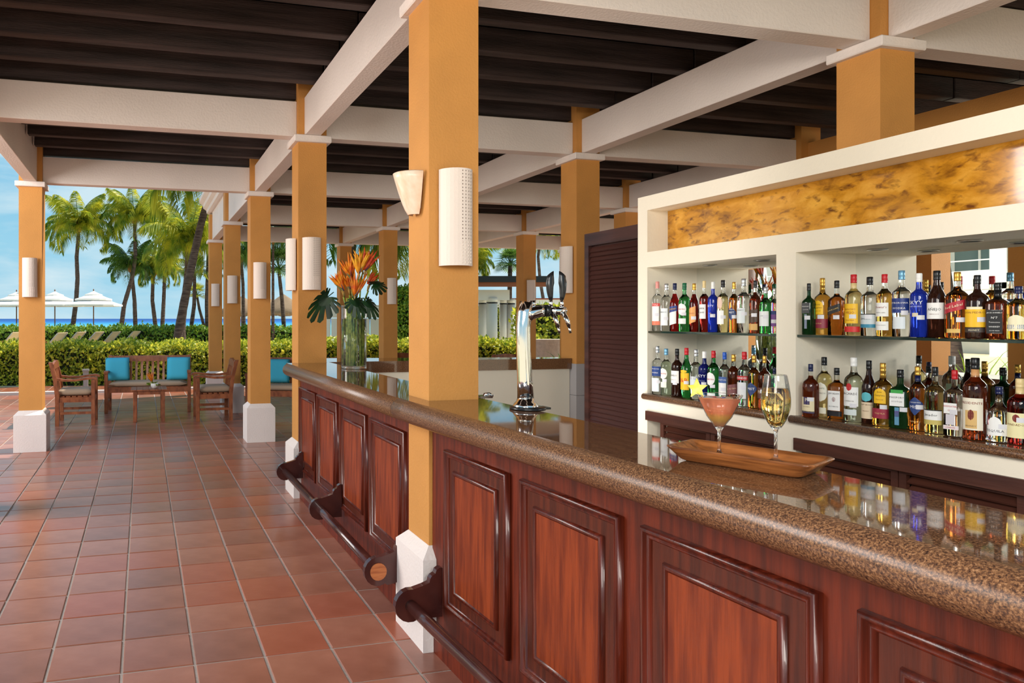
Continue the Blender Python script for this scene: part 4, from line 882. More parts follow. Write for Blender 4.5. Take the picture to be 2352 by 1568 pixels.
monstera(842, 692, -30, 45, .135, 'drooping monstera leaf at the right front of the vase', -.10, 45)
#PART3
# ------------------------------------------------------------------ garden furniture
def make_bench(name, label, cat, w, loc, rz, nslat, group=None):
    """faces local -y"""
    t = thing(name, label, cat, loc, rz, group); d = .54; lw = .055; h = w / 2
    for sx in (-1, 1):
        x = sx * (h - lw / 2)
        obj('leg', G().box(x - lw / 2, x + lw / 2, -d / 2, -d / 2 + lw, 0, .645, bev=.004), TEAK, t)
        g = G(); g.loft([[(x - lw / 2, y, z), (x + lw / 2, y, z), (x + lw / 2, y + lw, z), (x - lw / 2, y + lw, z)] for z, y in ((0, d / 2 - lw), (.40, d / 2 - lw), (.66, d / 2 - lw + .03), (.90, d / 2 - lw + .09))], 0, False)
        obj('leg', g, TEAK, t)
        pts = [(-d / 2 - .03, .655), (-d / 2 + .02, .672), (-d / 2 + .12, .665), (0, .645), (.14, .645), (d / 2 + .0, .665)]
        g = G(); rings = [[(x - .033, y, z - .018), (x + .033, y, z - .018), (x + .033, y, z + .014), (x - .033, y, z + .014)] for y, z in pts]
        g.loft(rings, 0, False); obj('arm', g, TEAK, t)
        obj('stretcher', G().box(x - .015, x + .015, -d / 2 + lw, d / 2 - lw, .16, .195), TEAK, t)
        obj('side_rail', G().box(x - .018, x + .018, -d / 2 + lw, d / 2 - lw, .33, .40), TEAK, t)
    obj('front_rail', G().box(-h + lw, h - lw, -d / 2 + .01, -d / 2 + .04, .33, .40), TEAK, t)
    obj('back_rail', G().box(-h + lw, h - lw, d / 2 - .045, d / 2 - .015, .33, .40), TEAK, t)
    n = 12; g = G(); rings = []
    for i in range(n + 1):
        x = (-h + .004) + (w - .008) * i / n; q = 2 * i / n - 1; z = .86 + .035 * (1 - q * q) if w < 1 else .885
        rings.append([(x, d / 2 + .012, .80), (x, d / 2 + .044, .80), (x, d / 2 + .05, z + .01), (x, d / 2 + .018, z + .01)])
    g.loft(rings, 0, False); obj('top_rail', g, TEAK, t)
    sm_ = G().loft([[(-.019, y, z), (.019, y, z), (.019, y + .014, z), (-.019, y + .014, z)] for y, z in ((d / 2 - .035, .40), (d / 2 + .02, .80))], 0, False).mesh('back_slat', TEAK)
    for k in range(nslat): obj('back_slat', sm_, None, t, (-h + lw + (w - 2 * lw) * (k + .5) / nslat, 0, 0))
    ss = G().box(-h + lw, h - lw, 0, .055, .40, .415).mesh('seat_slat', TEAK)
    for k in range(6): obj('seat_slat', ss, None, t, (0, -d / 2 + .03 + k * .078, 0))
    return t
def cushion(name, label, cat, a, b, c, loc, rz, mat, puff=.25, group=None, tilt=0):
    g = G(); n = 10; top = []; V = []
    for side in (1, -1):
        rows_ = []
        for j in range(n + 1):
            rows_.append([(a * (2 * i / n - 1) * (1 - .04 * abs(2 * j / n - 1) ** 3 * 0), b * (2 * j / n - 1), side * c * (max(0, (1 - (2 * i / n - 1) ** 6) * (1 - (2 * j / n - 1) ** 6)) ** puff)) for i in range(n + 1)])
        vs = [p for r_ in rows_ for p in r_]; fs = []
        for j in range(n):
            for i in range(n):
                q = (j * (n + 1) + i, j * (n + 1) + i + 1, (j + 1) * (n + 1) + i + 1, (j + 1) * (n + 1) + i); fs.append(q if side == 1 else q[::-1])
        g.add(vs, fs, 0, True)
    o = obj(name, g, mat); o.location = loc; o.rotation_euler = (tilt, 0, rz)
    bm = bmesh.new(); bm.from_mesh(o.data); bmesh.ops.remove_doubles(bm, verts=bm.verts, dist=.0005); bm.to_mesh(o.data); bm.free()
    for p in o.data.polygons: p.use_smooth = True
    tag(o, label, cat, group); return o
c1 = make_bench('garden_armchair', 'teak garden armchair with beige seat, left of the low table', 'armchair', .62, (-.93, 10.66, 0), PI / 2, 5)
c2 = dup(c1, (1.03, 10.62, 0), -PI / 2, 'teak garden armchair with beige seat, right of the low table')
cushion('seat_cushion', 'beige box cushion on the left teak armchair', 'cushion', .25, .25, .045, (-.95, 10.66, .462), PI / 2, BEIGE, .12)
cushion('seat_cushion', 'beige box cushion on the right teak armchair', 'cushion', .25, .25, .045, (1.05, 10.62, .462), PI / 2, BEIGE, .12)
b1 = make_bench('garden_bench', 'teak garden bench with slatted back behind the low table', 'bench', 1.36, (.10, 11.75, 0), R(-4), 14)
cushion('seat_cushion', 'long beige cushion on the bench behind the low table', 'cushion', .62, .24, .04, (.10, 11.75, .457), R(-4), BEIGE, .12)
def pillow(px, Y, lb, rz, z=.50):
    u = (px - CXP) / FPX; X = Y * (u * cT + sT) / (cT - u * sT)
    cushion('throw_pillow', lb, 'pillow', .19, .19, .065, (X, Y, z + .19), rz, TEAL, .5, 'teal pillows', R(76))
pillow(270, 11.83, 'teal pillow at the left end of the bench behind the table', R(4))
pillow(410, 11.74, 'teal pillow at the right end of the bench behind the table', R(-8))
b2 = dup(b1, (2.25, 10.55, 0), R(-20), 'shaded teak bench partly hidden behind the far end of the bar')
cushion('seat_cushion', 'beige cushion on the shaded bench behind the bar end', 'cushion', .62, .24, .04, (2.25, 10.55, .457), R(-20), BEIGE, .12)
pillow(638, 10.80, 'teal pillow on the shaded bench behind the bar end', R(-18))
tb = thing('low_table', 'low square teak table in front of the garden bench', 'table', (.09, 10.7, 0))
for i in range(6): obj('table_slat', G().box(-.26 + i * .087, -.26 + i * .087 + .084, -.25, .25, .455, .475, bev=.002), TEAK, tb)
for sx in (-1, 1):
    for sy in (-1, 1): obj('leg', G().box(sx * .2 - .028, sx * .2 + .028, sy * .2 - .028, sy * .2 + .028, 0, .452, bev=.003), TEAK, tb)
obj('apron', G().box(-.17, .17, -.215, -.195, .40, .452).box(-.17, .17, .195, .215, .40, .452).box(-.215, -.195, -.17, .17, .40, .452).box(.195, .215, -.17, .17, .40, .452), TEAK, tb)
pot = thing('flower_bowl', 'small white fluted pot with orange flower on the low table', 'flower pot', (.17, 10.66, .476))
g = G(); rings = []
for rr_, z in ((.035, 0), (.05, .03), (.062, .075), (.058, .075), (.045, .03)): rings.append([(rr_ * (1 + .05 * math.cos(12 * a)) * math.cos(a), rr_ * (1 + .05 * math.cos(12 * a)) * math.sin(a), z) for a in [2 * PI * i / 48 for i in range(48)]])
obj('pot', g.loft(rings, 0, True), flat(Wt), pot)
g = G(); 
for k in range(5): spike(g, (-.04, 0, .10), (-.35 + .2 * k - .3, .1 * (k % 2), 1), .15, .014)
obj('bloom', g, PET[0], pot)
g = G()
for k in range(7): spike(g, (-.02, 0, .06), (math.cos(k * .9), math.sin(k * .9), -.1 + .3 * (k % 3)), .12, .02)
obj('leaves', g, STEMG, pot)
# chair backs seen over the far worktop
def dining_chair(px, Y, rz, lb):
    u = (px - CXP) / FPX; X = Y * (u * cT + sT) / (cT - u * sT)
    return dup(c1, (X, Y, 0), rz, lb)
dining_chair(930, 11.9, R(150), 'brown chair back seen over the far worktop, left of the nearest column')
dining_chair(1131, 11.2, R(196), 'brown chair back seen over the far worktop, right of the nearest column')

# ------------------------------------------------------------------ ground, sea, beach
gr = struct('ground', G().box(-400, 400, 14.75, 62, -.30, -.03).box(-400, -7, -60, 14.75, -.30, -.03).box(-7, 400, -60, -1.2, -.30, -.03).box(11, 400, -1.2, 14.75, -.30, -.03), M('sand', srgb(214, 200, 172), .9, bump=.3, bscale=8, var=.06, vscale=.8))
sea = M('sea_water', srgb(70, 170, 196), .25, bump=.5, bscale=.25)
nt = sea.node_tree; b = nt.nodes['Principled BSDF']; tc = nt.nodes.new('ShaderNodeTexCoord'); sp = nt.nodes.new('ShaderNodeSeparateXYZ'); mr = nt.nodes.new('ShaderNodeMapRange'); rp = nt.nodes.new('ShaderNodeValToRGB')
mr.inputs[1].default_value = 60; mr.inputs[2].default_value = 1100
nt.links.new(tc.outputs['Object'], sp.inputs[0]); nt.links.new(sp.outputs[1], mr.inputs[0]); nt.links.new(mr.outputs[0], rp.inputs[0]); nt.links.new(rp.outputs[0], b.inputs['Base Color'])
e = rp.color_ramp.elements; e[0].position = 0; e[0].color = (*srgb(96, 178, 186), 1); e[1].position = 1; e[1].color = (*srgb(6, 70, 140), 1)
for p_, c_ in ((.16, (84, 170, 190)), (.28, (44, 140, 186)), (.42, (22, 104, 172)), (.62, (10, 84, 156))): a = e.new(p_); a.color = (*srgb(c_), 1)
b.inputs['Specular IOR Level'].default_value = .15; b.inputs['Roughness'].default_value = .5
so = obj('sea', G().add([(-5000, 60, -1.0), (5000, 60, -1.0), (5000, 5500, -1.0), (-5000, 5500, -1.0)], [(0, 1, 2, 3)]), sea); tag(so, 'turquoise sea reaching the deep blue horizon', 'sea', kind='stuff')

# ------------------------------------------------------------------ hedges
def leaves_box(L_, D, H, n, size, seed, face_only=True):
    rs = np.random.RandomState(seed)
    areas = np.array([L_ * H * 1.3, L_ * D * 1.3, L_ * H * .25, D * H, D * H]); pr = areas / areas.sum()
    k = rs.choice(5, n, p=pr); u, v = rs.rand(n), rs.rand(n); P = np.zeros((n, 3))
    f = k == 0; P[f] = np.c_[u[f] * L_ - L_ / 2, np.zeros(f.sum()), v[f] * H]
    f = k == 1; P[f] = np.c_[u[f] * L_ - L_ / 2, v[f] * D, np.full(f.sum(), H)]
    f = k == 2; P[f] = np.c_[u[f] * L_ - L_ / 2, np.full(f.sum(), D), v[f] * H]
    f = k == 3; P[f] = np.c_[np.full(f.sum(), -L_ / 2), u[f] * D, v[f] * H]
    f = k == 4; P[f] = np.c_[np.full(f.sum(), L_ / 2), u[f] * D, v[f] * H]
    P += rs.normal(0, size * .55, (n, 3)) + .05 * np.sin(P[:, [1, 0, 0]] * 5 + 1)
    P[:, 2] = np.maximum(P[:, 2], .02)
    return leaf_mesh(P, size, rs)
def leaf_mesh(P, size, rs, up=.5):
    n = len(P); d = rs.normal(0, 1, (n, 3)); d[:, 2] += up; d /= np.linalg.norm(d, axis=1)[:, None]
    q = rs.normal(0, 1, (n, 3)); s_ = np.cross(d, q); s_ /= np.linalg.norm(s_, axis=1)[:, None]
    sz = size * rs.uniform(.6, 1.3, n)[:, None]
    V = np.stack([P, P + d * sz * .5 + s_ * sz * .33, P + d * sz * 1.1, P + d * sz * .5 - s_ * sz * .33], 1).reshape(-1, 3)
    me = bpy.data.meshes.new('foliage'); me.vertices.add(4 * n); me.vertices.foreach_set('co', V.ravel())
    me.loops.add(4 * n); me.loops.foreach_set('vertex_index', np.arange(4 * n)); me.polygons.add(n)
    me.polygons.foreach_set('loop_start', np.arange(0, 4 * n, 4)); me.polygons.foreach_set('loop_total', np.full(n, 4)); me.update(); me.validate(); return me
def hedge(x0px, x1px, Z, D, zt, label, n, size, mat, seed, z0=-.03):
    p0, p1 = depth_at(x0px, Z, 0), depth_at(x1px, Z, 0); L_ = (p1 - p0).length; c = (p0 + p1) / 2
    t = thing('hedge', label, 'hedge', (c.x, c.y, z0), math.atan2(p1.y - p0.y, p1.x - p0.x))
    H = zt - z0; me = leaves_box(L_, D, H, n, size, seed); me.materials.append(mat)
    o = obj('foliage', me, None, t); o['kind'] = 'stuff'
    obj('shade_core', G().box(-L_ / 2 + .08, L_ / 2 - .08, .10, D - .08, 0, H - .08), M('hedge_core', srgb(26, 34, 14), .95), t)  # solid dark box standing for the shade deep inside the foliage
    return t
hedge(-420, 700, 15.9, 1.3, .86, 'long clipped hedge right behind the garden bench', 26000, .085, HEDGE, 1)
hedge(705, 1240, 16.4, 1.2, .92, 'low clipped hedge seen over the far worktop', 15000, .085, HEDGE, 2)
hedge(-420, 690, 33, 1.6, .97, 'farther hedge along the beach behind the loungers', 16000, .15, HEDGE_D, 3)
hedge(900, 1010, 22, 1.5, 2.45, 'tall green hedge left of the nearest column, above the low hedge', 9000, .11, HEDGE_D, 4)
hedge(1228, 1330, 21, 2, 1.75, 'loose yellow-green shrub behind the stone planter', 3500, .14, HEDGE, 5)
hedge(1085, 1200, 30, 1, 1.9, 'green shrub showing between the round white pillars', 3000, .15, HEDGE, 6)
dk = thing('deck_wall', 'low brown timber wall below the farther hedge', 'wall', depth_at(130, 32.5, .01), math.atan2(-sT, cT))
for i in range(48): obj('board', G().box(-10 + i * .30, -10 + i * .30 + .28, 0, .03, 0, .46 + .008 * (i % 3)), M('deck_board', srgb(150, 84, 54), .8), dk) if i < 1 else obj('board', bpy.data.meshes['board'], None, dk, (i * .30, 0, 0))
kb = struct('trim_1', G().box(-5, 0, 0, .18, -.03, .05), M('kerb', srgb(206, 196, 188), .8)); kb.location = (-2.9, 14.76, 0); kb.rotation_euler = (0, 0, 0); kb.location.x = .5
tr2 = struct('trim_2', G().box(0, 9, 0, .16, -.03, .03), M('kerb', srgb(206, 196, 188), .8)); tr2.location = (.55, 15.2, 0); tr2.rotation_euler = (0, 0, R(-8))
pl = thing('path_light', 'small grey path light standing in front of the hedge left of the bench', 'garden light', depth_at(197, 15.3, 0))
obj('post', G().box(-.05, .05, -.05, .05, 0, .25), M('grey_paint', srgb(150, 150, 146), .6), pl); obj('head', G().box(-.07, .07, -.07, .07, .36, .40).box(-.06, .06, -.01, .01, .25, .36), M('grey_paint', (0, 0, 0)), pl)

# ------------------------------------------------------------------ palms
def frond_mesh(name, L_, droop, seed, mat, fan=False):
    rs = random.Random(seed); g = G(); n = 34; pts = []
    for i in range(n + 1):
        t = i / n; a = .85 - droop * t ** 1.1
        if i == 0: p = Vector((0, 0, 0))
        else: p = pts[-1] + Vector((math.cos(a), 0, math.sin(a))) * L_ / n
        pts.append(p)
    g.tube(pts, [.03 * (1 - .8 * i / n) for i in range(n + 1)], 4)
    for i in range(3, n + 1):
        t = i / n; ll_ = L_ * .30 * math.sin(PI * min(1, .12 + t * .86)) ** .6 + .05
        for sd in (1, -1):
            for q in range(2):
                p = pts[i] + Vector((rs.uniform(-.04, .04), 0, 0)); d = Vector((.55 + .3 * t, sd * 1.0, -.25 - .5 * t + rs.uniform(-.2, .2))).normalized(); w = Vector((.017, 0, 0)) * (1 + L_ / 4)
                m_ = p + d * ll_ * .55; e_ = p + d * ll_ * .95 + Vector((0, 0, -ll_ * .6))
                g.add([p - w * .6, p + w * .6, m_ + w, e_, m_ - w], [(0, 1, 2, 3, 4)])
    return g.mesh(name, mat)
def fan_mesh(name, L_, mat):
    g = G(); g.tube([(0, 0, 0), (L_ * .5, 0, L_ * .25)], .02, 4)
    for k in range(19):
        a = R(-115 + k * 12.8); c = Vector((L_ * .5, 0, L_ * .25)); d = Vector((math.cos(a), math.sin(a), .1)); s_ = Vector((-math.sin(a), math.cos(a), 0)) * .035
        g.add([c, c + d * L_ * .35 + s_, c + d * L_ * .6 + Vector((0, 0, -.08)), c + d * L_ * .35 - s_], [(0, 1, 2, 3)])
    return g.mesh(name, mat)
FM = {m: [frond_mesh('frond', 2.6, d, i, mt) for i, d in enumerate((1.1, 1.7, 2.3, 2.9))] for m, mt in (('l', PALM), ('d', PALM_D))}
FAN = {'l': fan_mesh('fan_leaf', 1.2, PALM), 'd': fan_mesh('fan_leaf', 1.2, PALM_D)}
def palm(label, trunk, Z, s=1.0, kind='l', n=22, tr=.13, fan=False, seed=0, zb=None, spread=1.0):
    """trunk: list of (px, py) from base to crown at camera depth Z"""
    rs = random.Random(seed + 11); W_ = [depth_at(x, Z, zof(y, Z)) for x, y in trunk]; base = W_[0].copy()
    t = thing('palm_tree', label, 'palm tree', (base.x, base.y, -.03), 0, 'palm trees')
    if W_[0].z > .1: W_ = [Vector((base.x, base.y, -.03))] + W_
    P_ = [w - Vector((base.x, base.y, -.03)) for w in W_]
    out = []
    for a, b_ in zip(P_, P_[1:]):
        k = max(2, int((b_ - a).length / .25)); out += [a.lerp(b_, i / k) for i in range(k)]
    out.append(P_[-1]); N_ = len(out)
    obj('trunk', G().tube(out, [tr * (1.15 - .4 * i / N_) * (1 + .07 * (i % 2)) for i in range(N_)], 10), TRUNK, t)
    top = out[-1]
    for k in range(n):
        a = k * 2.399 + rs.uniform(-.2, .2); q = k / n
        if fan:
            o = obj('fan_leaf', FAN[kind], None, t, top, (0, -R(70) + R(115) * q, a)); o.scale = (s, s, s)
        else:
            mi = min(3, int(q * 4 + rs.uniform(-.3, .3)) if q * 4 > .3 else 0); mi = max(0, mi)
            o = obj('frond', FM[kind][mi], None, t, top, (rs.uniform(-.25, .25), -R(38) + R(62) * q, a)); ss_ = s * rs.uniform(.85, 1.1); o.scale = (ss_, ss_ * spread, ss_)
    if not fan: obj('crown_shaft', G().lathe([(tr * .8, -.35), (tr * 1.7, -.1), (tr * 1.5, .15), (tr * .4, .45)], 10, tuple(top)), M('palm_fibre', srgb(150, 96, 50), .9), t)
    return t
palm('palm tree left of centre sky with curved thin trunk, right of the left column', [(168, 744), (175, 690), (178, 640), (176, 590), (180, 545), (181, 520)], 41, .95, 'l', 24, seed=1)
palm('tallest palm in the middle of the left opening, curved trunk', [(279, 748), (285, 700), (303, 640), (311, 590), (310, 540), (309, 500)], 42, 1.0, 'l', 24, seed=2)
palm('shorter palm just below the tallest middle palm', [(311, 748), (309, 690), (304, 640), (300, 612)], 43, .8, 'd', 20, seed=3)
palm('slender palm right of the middle palms', [(357, 748), (350, 690), (351, 650), (354, 622)], 44, .68, 'l', 18, seed=4)
palm('straight palm with small yellow crown right of the slender palm', [(373, 748), (376, 690), (378, 640), (379, 618)], 44, .66, 'l', 18, seed=5)
palm('big palm with orange crown base behind the leaning trunk', [(418, 746), (424, 690), (431, 620), (432, 560)], 30, .95, 'l', 26, seed=6, tr=.15)
palm('thick leaning palm trunk crossing in front of the left row of columns', [(408, 775), (418, 720), (432, 650), (447, 580), (460, 520), (478, 455), (492, 400)], 19, .9, 'l', 22, .115, seed=7)
palm('small fan palm right of the leaning trunk', [(440, 746), (446, 700), (447, 625)], 34, .75, 'd', 22, .10, True, 8)
palm('lower small fan palm right of the leaning trunk', [(468, 746), (458, 710), (452, 678)], 36, .55, 'l', 18, .08, True, 9)
palm('thin palm trunk seen against the sea beside the left row of columns', [(476, 746), (475, 690), (478, 600), (482, 530)], 34, .85, 'd', 18, .10, seed=10)
palm('dark coconut palm above the thatched umbrellas', [(627, 748), (627, 690), (627, 600), (628, 545)], 33, .75, 'd', 20, .07, seed=12)
palm('fan palm in the gap just left of the far end of the bar', [(652, 748), (648, 690), (640, 618)], 34, .95, 'd', 24, .10, True, 13)
palm('dark palm left of the thatched umbrellas behind the columns', [(560, 748), (558, 650), (553, 590)], 38, .8, 'd', 20, .1, seed=14)
palm('palm with drooping fronds behind the orange flowers', [(800, 760), (806, 650), (812, 560), (815, 515)], 24, .95, 'd', 24, .12, seed=15)
palm('leafy palm left of the nearest column', [(975, 760), (965, 650), (955, 570), (950, 540)], 23, .95, 'l', 24, .14, seed=16)
palm('palm fronds hanging at the right edge of the nearest column', [(1072, 760), (1074, 700), (1076, 640), (1078, 600)], 26, .50, 'l', 22, .13, seed=17)
palm('dark fan palm left of the shaded column behind the tap', [(1168, 760), (1170, 700), (1172, 608)], 27, .60, 'd', 26, .10, True, 18)
palm('coconut palm with leaning trunk right of the shaded column', [(1262, 760), (1250, 700), (1240, 640), (1236, 590), (1240, 558)], 42, .72, 'l', 20, .10, seed=19)
palm('palm standing on the garden side, seen only in the mirror', [(-3600, 800), (-3610, 700), (-3620, 600), (-3640, 520)], 5, 1, 'd', 20, .12, seed=20) if False else None

# ------------------------------------------------------------------ parasols, loungers, thatched umbrellas
CANV = M('white_canvas', srgb(244, 240, 232), .8); POLE = M('parasol_pole', srgb(120, 84, 60), .6)
def parasol(px, Z, lb, src=None):
    loc = depth_at(px, Z, 0)
    if src: return dup(src, loc, 0, lb)
    t = thing('parasol', lb, 'parasol', loc, 0, 'white tiered beach parasols')
    def tier(r0, r1, z0, z1):
        g = G(); rings = []
        for q in range(5):
            f = q / 4; rr_ = r0 + (r1 - r0) * f; z = z0 + (z1 - z0) * f - .10 * math.sin(PI * f) * (r0 - r1) * .5
            rings.append([(rr_ * math.cos(a) * (1 if i % 2 == 0 else .96), rr_ * math.sin(a) * (1 if i % 2 == 0 else .96), z) for i, a in enumerate([2 * PI * i / 16 for i in range(16)])])
        g.loft([[(p[0], p[1], p[2] - .09) for p in rings[0]]] + rings, 0, False, False); return g
    obj('canopy', tier(1.5, .50, 2.25, 2.66), CANV, t); obj('canopy_tier', tier(.95, .34, 2.56, 2.80), CANV, t); obj('canopy_tier', tier(.45, .03, 2.80, 2.98), CANV, t)
    obj('pole', G().tube([(0, 0, 0), (0, 0, 3.02)], .03, 10), POLE, t); obj('finial', G().lathe([(.02, 2.98), (.04, 3.03), (.01, 3.1)], 8), POLE, t)
    for k in range(8): obj('rib', G().tube([(0, 0, 2.55), (1.42 * math.cos(k * PI / 4), 1.42 * math.sin(k * PI / 4), 2.18)], .012, 5), POLE, t)
    return t
ps = parasol(215, 37, 'white tiered parasol nearest the palms, right of the three')
parasol(126, 37.5, 'white tiered parasol just right of the left column, middle of the three', ps)
parasol(38, 38, 'white tiered parasol cut by the left column, leftmost of the three', ps)
terr = struct('terrace', G().box(-14, 3, 0, 9, -.03, .01), M('sand', (1, 1, 1))); terr.location = depth_at(130, 27, 0); terr.rotation_euler = (0, 0, math.atan2(-sT, cT))
def lounger(px, Z, lb, src=None, rz=R(-30)):
    loc = depth_at(px, Z, .0105)
    if src: return dup(src, loc, rz, lb)
    t = thing('sun_lounger', lb, 'sun lounger', loc, rz, 'beige sun loungers by the beach hedge')
    BS = M('sling', srgb(206, 184, 148), .8); FRM = M('lounger_frame', srgb(160, 160, 160), .5)
    g = G(); g.loft([[(x, -.32, z), (x, .32, z), (x, .32, z + .02), (x, -.32, z + .02)] for x, z in ((-1.2, .34), (0, .34))], 0, False); obj('seat', g, BS, t)
    g = G(); g.loft([[(x, -.32, z), (x, .32, z), (x, .32, z + .03), (x, -.32, z + .03)] for x, z in ((.02, .35), (.52, .86), (.60, .91))], 0, False); obj('backrest', g, BS, t)
    for x in (-1.1, -.1): 
        for y in (-.3, .3): obj('leg', G().tube([(x, y, 0), (x, y, .34)], .02, 6), FRM, t)
    obj('side_frame', G().tube([(-1.2, -.33, .34), (.02, -.33, .34), (.58, -.33, .9)], .018, 6).tube([(-1.2, .33, .34), (.02, .33, .34), (.58, .33, .9)], .018, 6), FRM, t)
    return t
lg = lounger(14, 29.5, 'beige sun lounger back at the far left edge, left of the left column')
for px, Z, lb in ((116, 28.5, 'beige sun lounger back right beside the left column'), (160, 30, 'beige sun lounger back left of the right parasol pole'),
                  (202, 30.3, 'beige sun lounger back at the foot of the right parasol pole'), (241, 30.6, 'beige sun lounger back right of the right parasol pole'), (288, 31.5, 'beige sun lounger back farthest right, near the palm trunks')):
    lounger(px, Z, lb, lg)
TH_ = M('thatch', srgb(120, 98, 78), .95, bump=1, bscale=20, col2=srgb(176, 150, 120), vscale=12, stretch=(6, 6, .8))
def palapa(px, Z, s, lb):
    t = thing('thatched_umbrella', lb, 'thatched umbrella', depth_at(px, Z, -.03), 0, 'thatched beach umbrellas')
    g = G(); n = 40; rs = random.Random(px); rings = []
    for r_, z in ((.05, 2.95), (.35, 2.75), (.8, 2.42), (1.25, 2.15), (1.42, 1.95), (1.46, 1.72), (1.38, 1.74), (1.3, 1.95)):
        rings.append([(s * r_ * math.cos(2 * PI * i / n) * (1 + rs.uniform(-.03, .03)), s * r_ * math.sin(2 * PI * i / n) * (1 + rs.uniform(-.03, .03)), s * (z + (rs.uniform(-.10, .06) if r_ > 1.37 else 0))) for i in range(n)])
    g.loft(rings, 0, True, False); obj('thatch_roof', g, TH_, t)
    obj('post', G().tube([(0, 0, 0), (0, 0, 2.85 * s)], .07, 10), POLE, t)
palapa(651, 42, 1.02, 'thatched umbrella in the gap left of the far bar end, right one'); palapa(607, 46, 1.05, 'thatched umbrella mostly behind the free-standing column'); palapa(556, 44, 1.0, 'thatched umbrella between the left row columns')

# ------------------------------------------------------------------ white garden wall, pergola with round pillars, planter
PW = M('painted_wall', srgb(232, 228, 218), .7)
def wallpx(name, px0, px1, Z, z0, z1, mat, thick=.2, label=None, cat=None):
    p0, p1 = depth_at(px0, Z, 0), depth_at(px1, Z, 0); L_ = (p1 - p0).length; a = math.atan2(p1.y - p0.y, p1.x - p0.x)
    t = thing(name, label, cat, (p0.x, p0.y, z0), a); return t, L_
gw, L_ = wallpx('garden_wall', 700, 880, 25, -.03, 0, PW, label='white panelled garden wall behind the vase, above the low hedge', cat='wall')
n_ = 6
for i in range(n_): obj('panel', G().box(L_ * i / n_ + .012, L_ * (i + 1) / n_ - .012, 0, .12, 0, 1.55, bev=.01), PW, gw)
for i in range(n_): obj('panel', G().box(L_ * i / n_ + .012, L_ * (i + 1) / n_ - .012, 0, .12, 1.575, 1.94, bev=.01), PW, gw)
obj('coping', G().box(-.05, L_ + .05, -.04, .16, 1.95, 2.03), PW, gw)
pg = thing('pergola', 'pergola with dark roof edge and round white pillars behind the shaded column', 'pergola', depth_at(1060, 24, -.03), math.atan2(-sT, cT))
def xloc(px, Z=24): return (px - 1060) * Z / FPX
obj('roof_edge', G().box(-.6, xloc(1262), -.1, 3, zof(640, 24), zof(632, 24)).box(-.6, xloc(1262), -.1, .0, zof(646, 24), zof(640, 24)), M('black_roof', srgb(20, 24, 22), .5), pg)
obj('fascia', G().box(-.6, xloc(1258), 0, .12, zof(656, 24), zof(643, 24)), M('pergola_wood', srgb(146, 82, 50), .6), pg)
obj('roof_underside', G().box(-.6, xloc(1262), .12, 3, zof(645, 24), zof(642, 24)), LOUV, pg)
obj('beam', G().box(-.6, xloc(1180), .5, .75, zof(686, 24), zof(662, 24)), PW, pg)
for px, dy, w_ in ((1130, .62, .19), (1156, 2.2, .13), (1174, 2.2, .14), (1108, 1.8, .14), (1121, 2.4, .10)):
    xl_ = (px - CXP) * (24 + dy) / FPX - (1060 - CXP) * 24 / FPX
    g = G().lathe([(w_ * 1.0, 0), (w_ * 1.0, zof(694, 24))], 20, (xl_, dy, 0)); q = obj('pillar', g, PW, pg)
    obj('band', G().lathe([(w_ * 1.04, zof(694, 24)), (w_ * 1.04, zof(691, 24))], 20, (xl_, dy, 0)), BLACK, q)
    obj('pillar_head', G().lathe([(w_ * 1.0, zof(691, 24)), (w_ * 1.05, zof(680, 24))], 20, (xl_, dy, 0)), PW, q)
tile_roof = thing('low_white_building', 'low white building with ribbed fascia and tiled ridge behind the pergola', 'building', depth_at(1136, 30, -.03), math.atan2(-sT, cT))
obj('wall', G().box(0, 3.2, 0, .3, zof(704, 30), zof(686, 30)), PW, tile_roof)
for i in range(22): obj('rib', G().box(.05 + i * .07, .08 + i * .07, -.02, 0, zof(703, 30), zof(688, 30)), PW, tile_roof)
obj('ridge_tiles', G().box(0, 3.2, -.05, .35, zof(686, 30), zof(683, 30)), M('ridge_tile', srgb(140, 70, 50), .8), tile_roof)
obj('wall_post', G().box(.2, .5, 0, .3, 0, zof(704, 30)).box(2.5, 2.8, 0, .3, 0, zof(704, 30)), PW, tile_roof)
pn = thing('stone_planter', 'pale stone planter wall right of the shaded column', 'planter', depth_at(1225, 16.2, -.03), math.atan2(-sT, cT))
obj('wall', G().box(0, 2.2, 0, .25, 0, zof(776, 16.2), bev=.01), M('pale_stone', srgb(206, 196, 182), .9, bump=.8, bscale=25, var=.1, vscale=14), pn)
obj('soil', G().box(0, 2.2, .25, 1.2, 0, .8), M('soil', srgb(60, 44, 32), 1), pn)
def strap_plant(loc, lb, n, L_, mat, seed, up=.6, cat='plant', name='strap_leaf_plant'):
    rs = random.Random(seed); t = thing(name, lb, cat, loc); g = G()
    for k in range(n):
        a = rs.uniform(0, 2 * PI); d = Vector((math.cos(a), math.sin(a), 0)); l = L_ * rs.uniform(.7, 1.1); e0 = rs.uniform(.5, 1.35) * up / .6
        s_ = Vector((-d.y, d.x, 0)) * .022; pts = []; p = Vector((0, 0, 0)); an = e0
        for i in range(5): pts.append(p.copy()); p += (d * math.cos(an) + Vector((0, 0, math.sin(an)))) * l / 5; an -= .28
        pts.append(p); rings = [(q - s_ * (1 - i / 5.2), q + s_ * (1 - i / 5.2)) for i, q in enumerate(pts)]
        vs_ = [x for r_ in rings for x in r_]; g.add(vs_, [(2 * i, 2 * i + 1, 2 * i + 3, 2 * i + 2) for i in range(5)], 0, True)
    obj('leaves', g, mat, t); return t
strap_plant(depth_at(1290, 15.4, .35), 'spiky dark yucca leaning out in front of the stone planter', 40, .75, PALM_D, 4)

